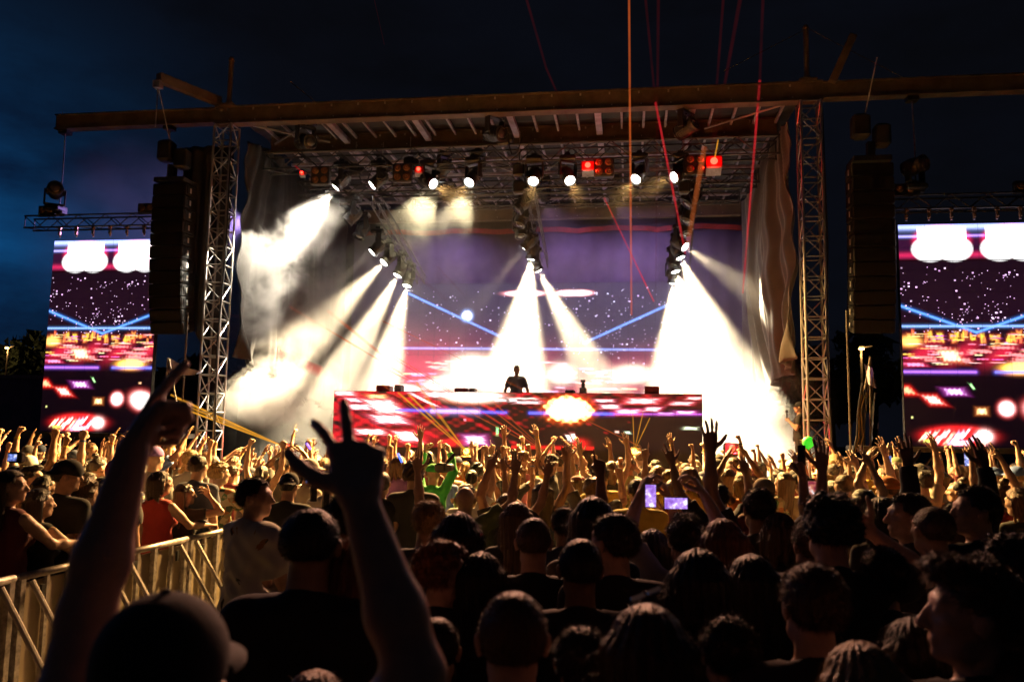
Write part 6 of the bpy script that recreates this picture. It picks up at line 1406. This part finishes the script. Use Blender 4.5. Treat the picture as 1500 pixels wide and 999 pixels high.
# ================================================================== THINGS IN HANDS
def pic_mat(name, top, mid, st):
    m_ = bpy.data.materials.new(name); m_.use_nodes = True; t = m_.node_tree; b = t.nodes['Principled BSDF']; b.inputs['Base Color'].default_value = (0.01, 0.01, 0.01, 1); b.inputs['Roughness'].default_value = 0.15
    tcn = t.nodes.new('ShaderNodeTexCoord'); n = nd(t, 'ShaderNodeTexNoise', i_Scale=26.0, i_Detail=2.0); t.links.new(tcn.outputs['Object'], n.inputs['Vector'])
    c = ramp(t, n.outputs[0], [(0.38, top), (0.55, mid), (0.66, (1, 0.95, 1))]); t.links.new(c, b.inputs['Emission Color']); b.inputs['Emission Strength'].default_value = st; m_.cycles.emission_sampling = 'NONE'; return m_
M_PH = [pic_mat('phone_picture_violet', (0.25, 0.10, 0.55), (0.5, 0.3, 0.9), 1.3), pic_mat('phone_picture_blue', (0.05, 0.06, 0.2), (0.2, 0.3, 0.8), 1.2), pic_mat('phone_picture_red', (0.25, 0.02, 0.05), (0.7, 0.25, 0.15), 1.0)]
def phone(p, rz, label, land=True, k=0, back='black', s=1.0, tilt=0, grp='phones held up by the crowd'):
    t = tag(empty('phone', p, (R(tilt), R(0 if land else 90), rz)), label, 'phone', grp); t.scale = (s, s, s)
    MB().box((0, 0, 0), (0.155, 0.009, 0.076), ch=0.004).build('case', CLOTH[back] if back != 'black' else M_BLKP, t)
    MB().box((0, -0.0052, 0), (0.143, 0.002, 0.068)).build('screen', M_PH[k], t)
    MB().box((0.055, 0.006, 0.018), (0.03, 0.005, 0.03), ch=0.002).build('camera_bump', M_BLKP, t); return t
for i, (o, b, kind, zone, rw) in enumerate(PHONES):
    p2, d2 = handpos(o, b, 1); rz = o.rotation_euler.z
    if kind == 'phone': p1, d1 = handpos(o, b, -1); p = (p1+p2)/2+Vector((0, 0, 0.02))
    else: p = p2+Vector((0, 0, 0.06))
    phone(p, rz, 'phone held %s by person with %s %s' % ('sideways' if kind == 'phone' else 'upright', ', '.join(o['label'].replace('person with ', '').replace('person, ', '').split(', ')[:2]), zone), kind == 'phone', i % 3)
p1, p2 = handpos(op, bp, -1)[0], handpos(op, bp, 1)[0]
phone(PD(990, 737, (p1-CAM).dot(fw)-0.02), op.rotation_euler.z-0.05, 'phone held sideways with a bright violet white screen right of centre', True, 0, s=0.85)
phone(PD(953, 726, 4.3), 0.1, 'upright phone with a violet stage picture, left of the bright sideways phone', False, 0, s=0.8)
fp_ = handpos(of_, bf_, 1)[0]; phone(fp_+Vector((0, 0, 0.07)), 0.3+math.pi, 'dark phone thrust high in a fist, beside the singer', False, 1, s=0.8, tilt=-12)
phone(PD(1192, 722, 5.0), 0.1, 'phone with a reddish screen held up in front of the right tower', False, 2)
phone(PD(1302, 677, 9.5), 0.5, 'pale phone held upright below the gap left of the right screen', False, 1, 'white')
phone(PD(1418, 672, 8.5), -0.2, 'phone with a blue screen held up below the right screen', False, 1)
# raised arms for the lone phones: slim dark people under them
h_(955, 776, 46, 'down', 'phone1', slim=1, hair='bob', hairc='black', shirt='black', label='person lifting the upright phone with the violet picture', D=4.35)
# glow sticks, balloon, cameras
def glow(a, b, c, lab):
    m_ = emis('glow_'+lab.split()[0], c, 3.0); o = MB().tube((0, 0, 0), Vector(b)-Vector(a), 0.012, n=10).build('glow_stick', m_, None, True, loc=a); tag(o, lab, 'glow stick', 'glow sticks held up'); return o
glow(PD(583, 664, 9), PD(589, 677, 9), (0.05, 0.12, 1.0), 'blue glow stick held up below the left end of the booth')
glow(PD(449, 649, 9), PD(455, 658, 9), (0.25, 0.12, 1.0), 'violet glow stick beside the lower white smoke')
glow(PD(1439, 663, 8.6), PD(1443, 646, 8.6), (1.0, 0.35, 0.3), 'pink glow stick held upright below the right screen')
gb = tag(MB().lathe([(0.012, -0.100), (0.006, -0.088), (0.030, -0.078), (0.064, -0.045), (0.079, 0.0), (0.074, 0.035), (0.055, 0.062), (0.028, 0.077), (0.004, 0.082)], 24).build('balloon', emis('glowing_green_balloon', (0.03, 0.85, 0.03), 0.75, (0.1, 0.7, 0.1)), None, True, loc=PD(1184, 648, 11)), 'glowing green balloon floating in front of the right tower', 'balloon')
t = tag(empty('video_camera', PD(478, 704, 7.2), (0, 0, R(35))), 'black video camera on a rig held by the operator in the white cap', 'video camera')
MB().box((0, 0, 0), (0.16, 0.26, 0.13), ch=0.02).box((0, -0.02, 0.12), (0.03, 0.2, 0.03)).build('camera_body', M_BLK, t)
MB().lathe([(0.04, 0), (0.045, 0.1), (0.055, 0.12), (0.055, 0.2)], 14, Matrix.Translation((0, 0.13, 0)) @ Matrix.Rotation(R(-90), 4, 'X')).build('lens', M_BLKP, t, True)
MB().box((-0.14, -0.02, 0.02), (0.09, 0.012, 0.07)).build('monitor', M_PH[1], t); MB().box((0, 0, -0.17), (0.05, 0.06, 0.22)).box((-0.12, -0.05, -0.1), (0.05, 0.05, 0.14)).build('grip', M_BLK, t)
t = tag(empty('video_camera', PD(648, 685, 8.6), (0, 0, R(-20))), 'small black camera raised by the person in bright green', 'video camera')
MB().box((0, 0, 0), (0.13, 0.12, 0.1), ch=0.02).build('camera_body', M_BLK, t); MB().lathe([(0.035, 0), (0.04, 0.12)], 12, Matrix.Translation((0, 0.06, 0)) @ Matrix.Rotation(R(-90), 4, 'X')).build('lens', M_BLKP, t, True); MB().tube((0.05, 0, 0.05), (0.08, 0.1, 0.14), 0.018, n=8).build('shotgun_microphone', M_BLK, t)
t = tag(empty('camera', PD(24, 670, 6.5), (0, 0, 0)), 'small camera with a blue screen held up at the far left', 'camera')
MB().box((0, 0, 0), (0.13, 0.05, 0.085), ch=0.012).build('camera_body', M_BLKP, t); MB().box((-0.015, -0.027, 0), (0.075, 0.004, 0.055)).build('screen', M_PH[1], t)
# sunglasses on the close head
hc_ = oc.matrix_basis @ Vector((0.0, 0.0, 1.775))
t_s = 0.6
t = tag(empty('sunglasses', hc_, (R(8), R(-22), oc.rotation_euler.z)), 'shiny sunglasses pushed up on the close long haired head', 'sunglasses'); t.scale = (t_s,)*3
for sx in (-1, 1): MB().box((sx*0.033, 0, 0.012), (0.055, 0.006, 0.032), Euler((R(-78), 0, 0)).to_matrix(), ch=0.003).build('glass_lens', mat('mirror_lens', (0.9, 0.9, 0.85), 0.3, 1.0, 0.1), t)
MB().path([(-0.008, 0, 0.02), (0.008, 0, 0.02)], 0.003).build('bridge', M_BLKP, t)
for sx in (-1, 1): MB().path([(sx*0.062, 0, 0.016), (sx*0.078, -0.06, -0.02)], 0.003).build('temple', M_BLKP, t)
print('people', len(PEOPLE), 'phones', len(PHONES)+6)
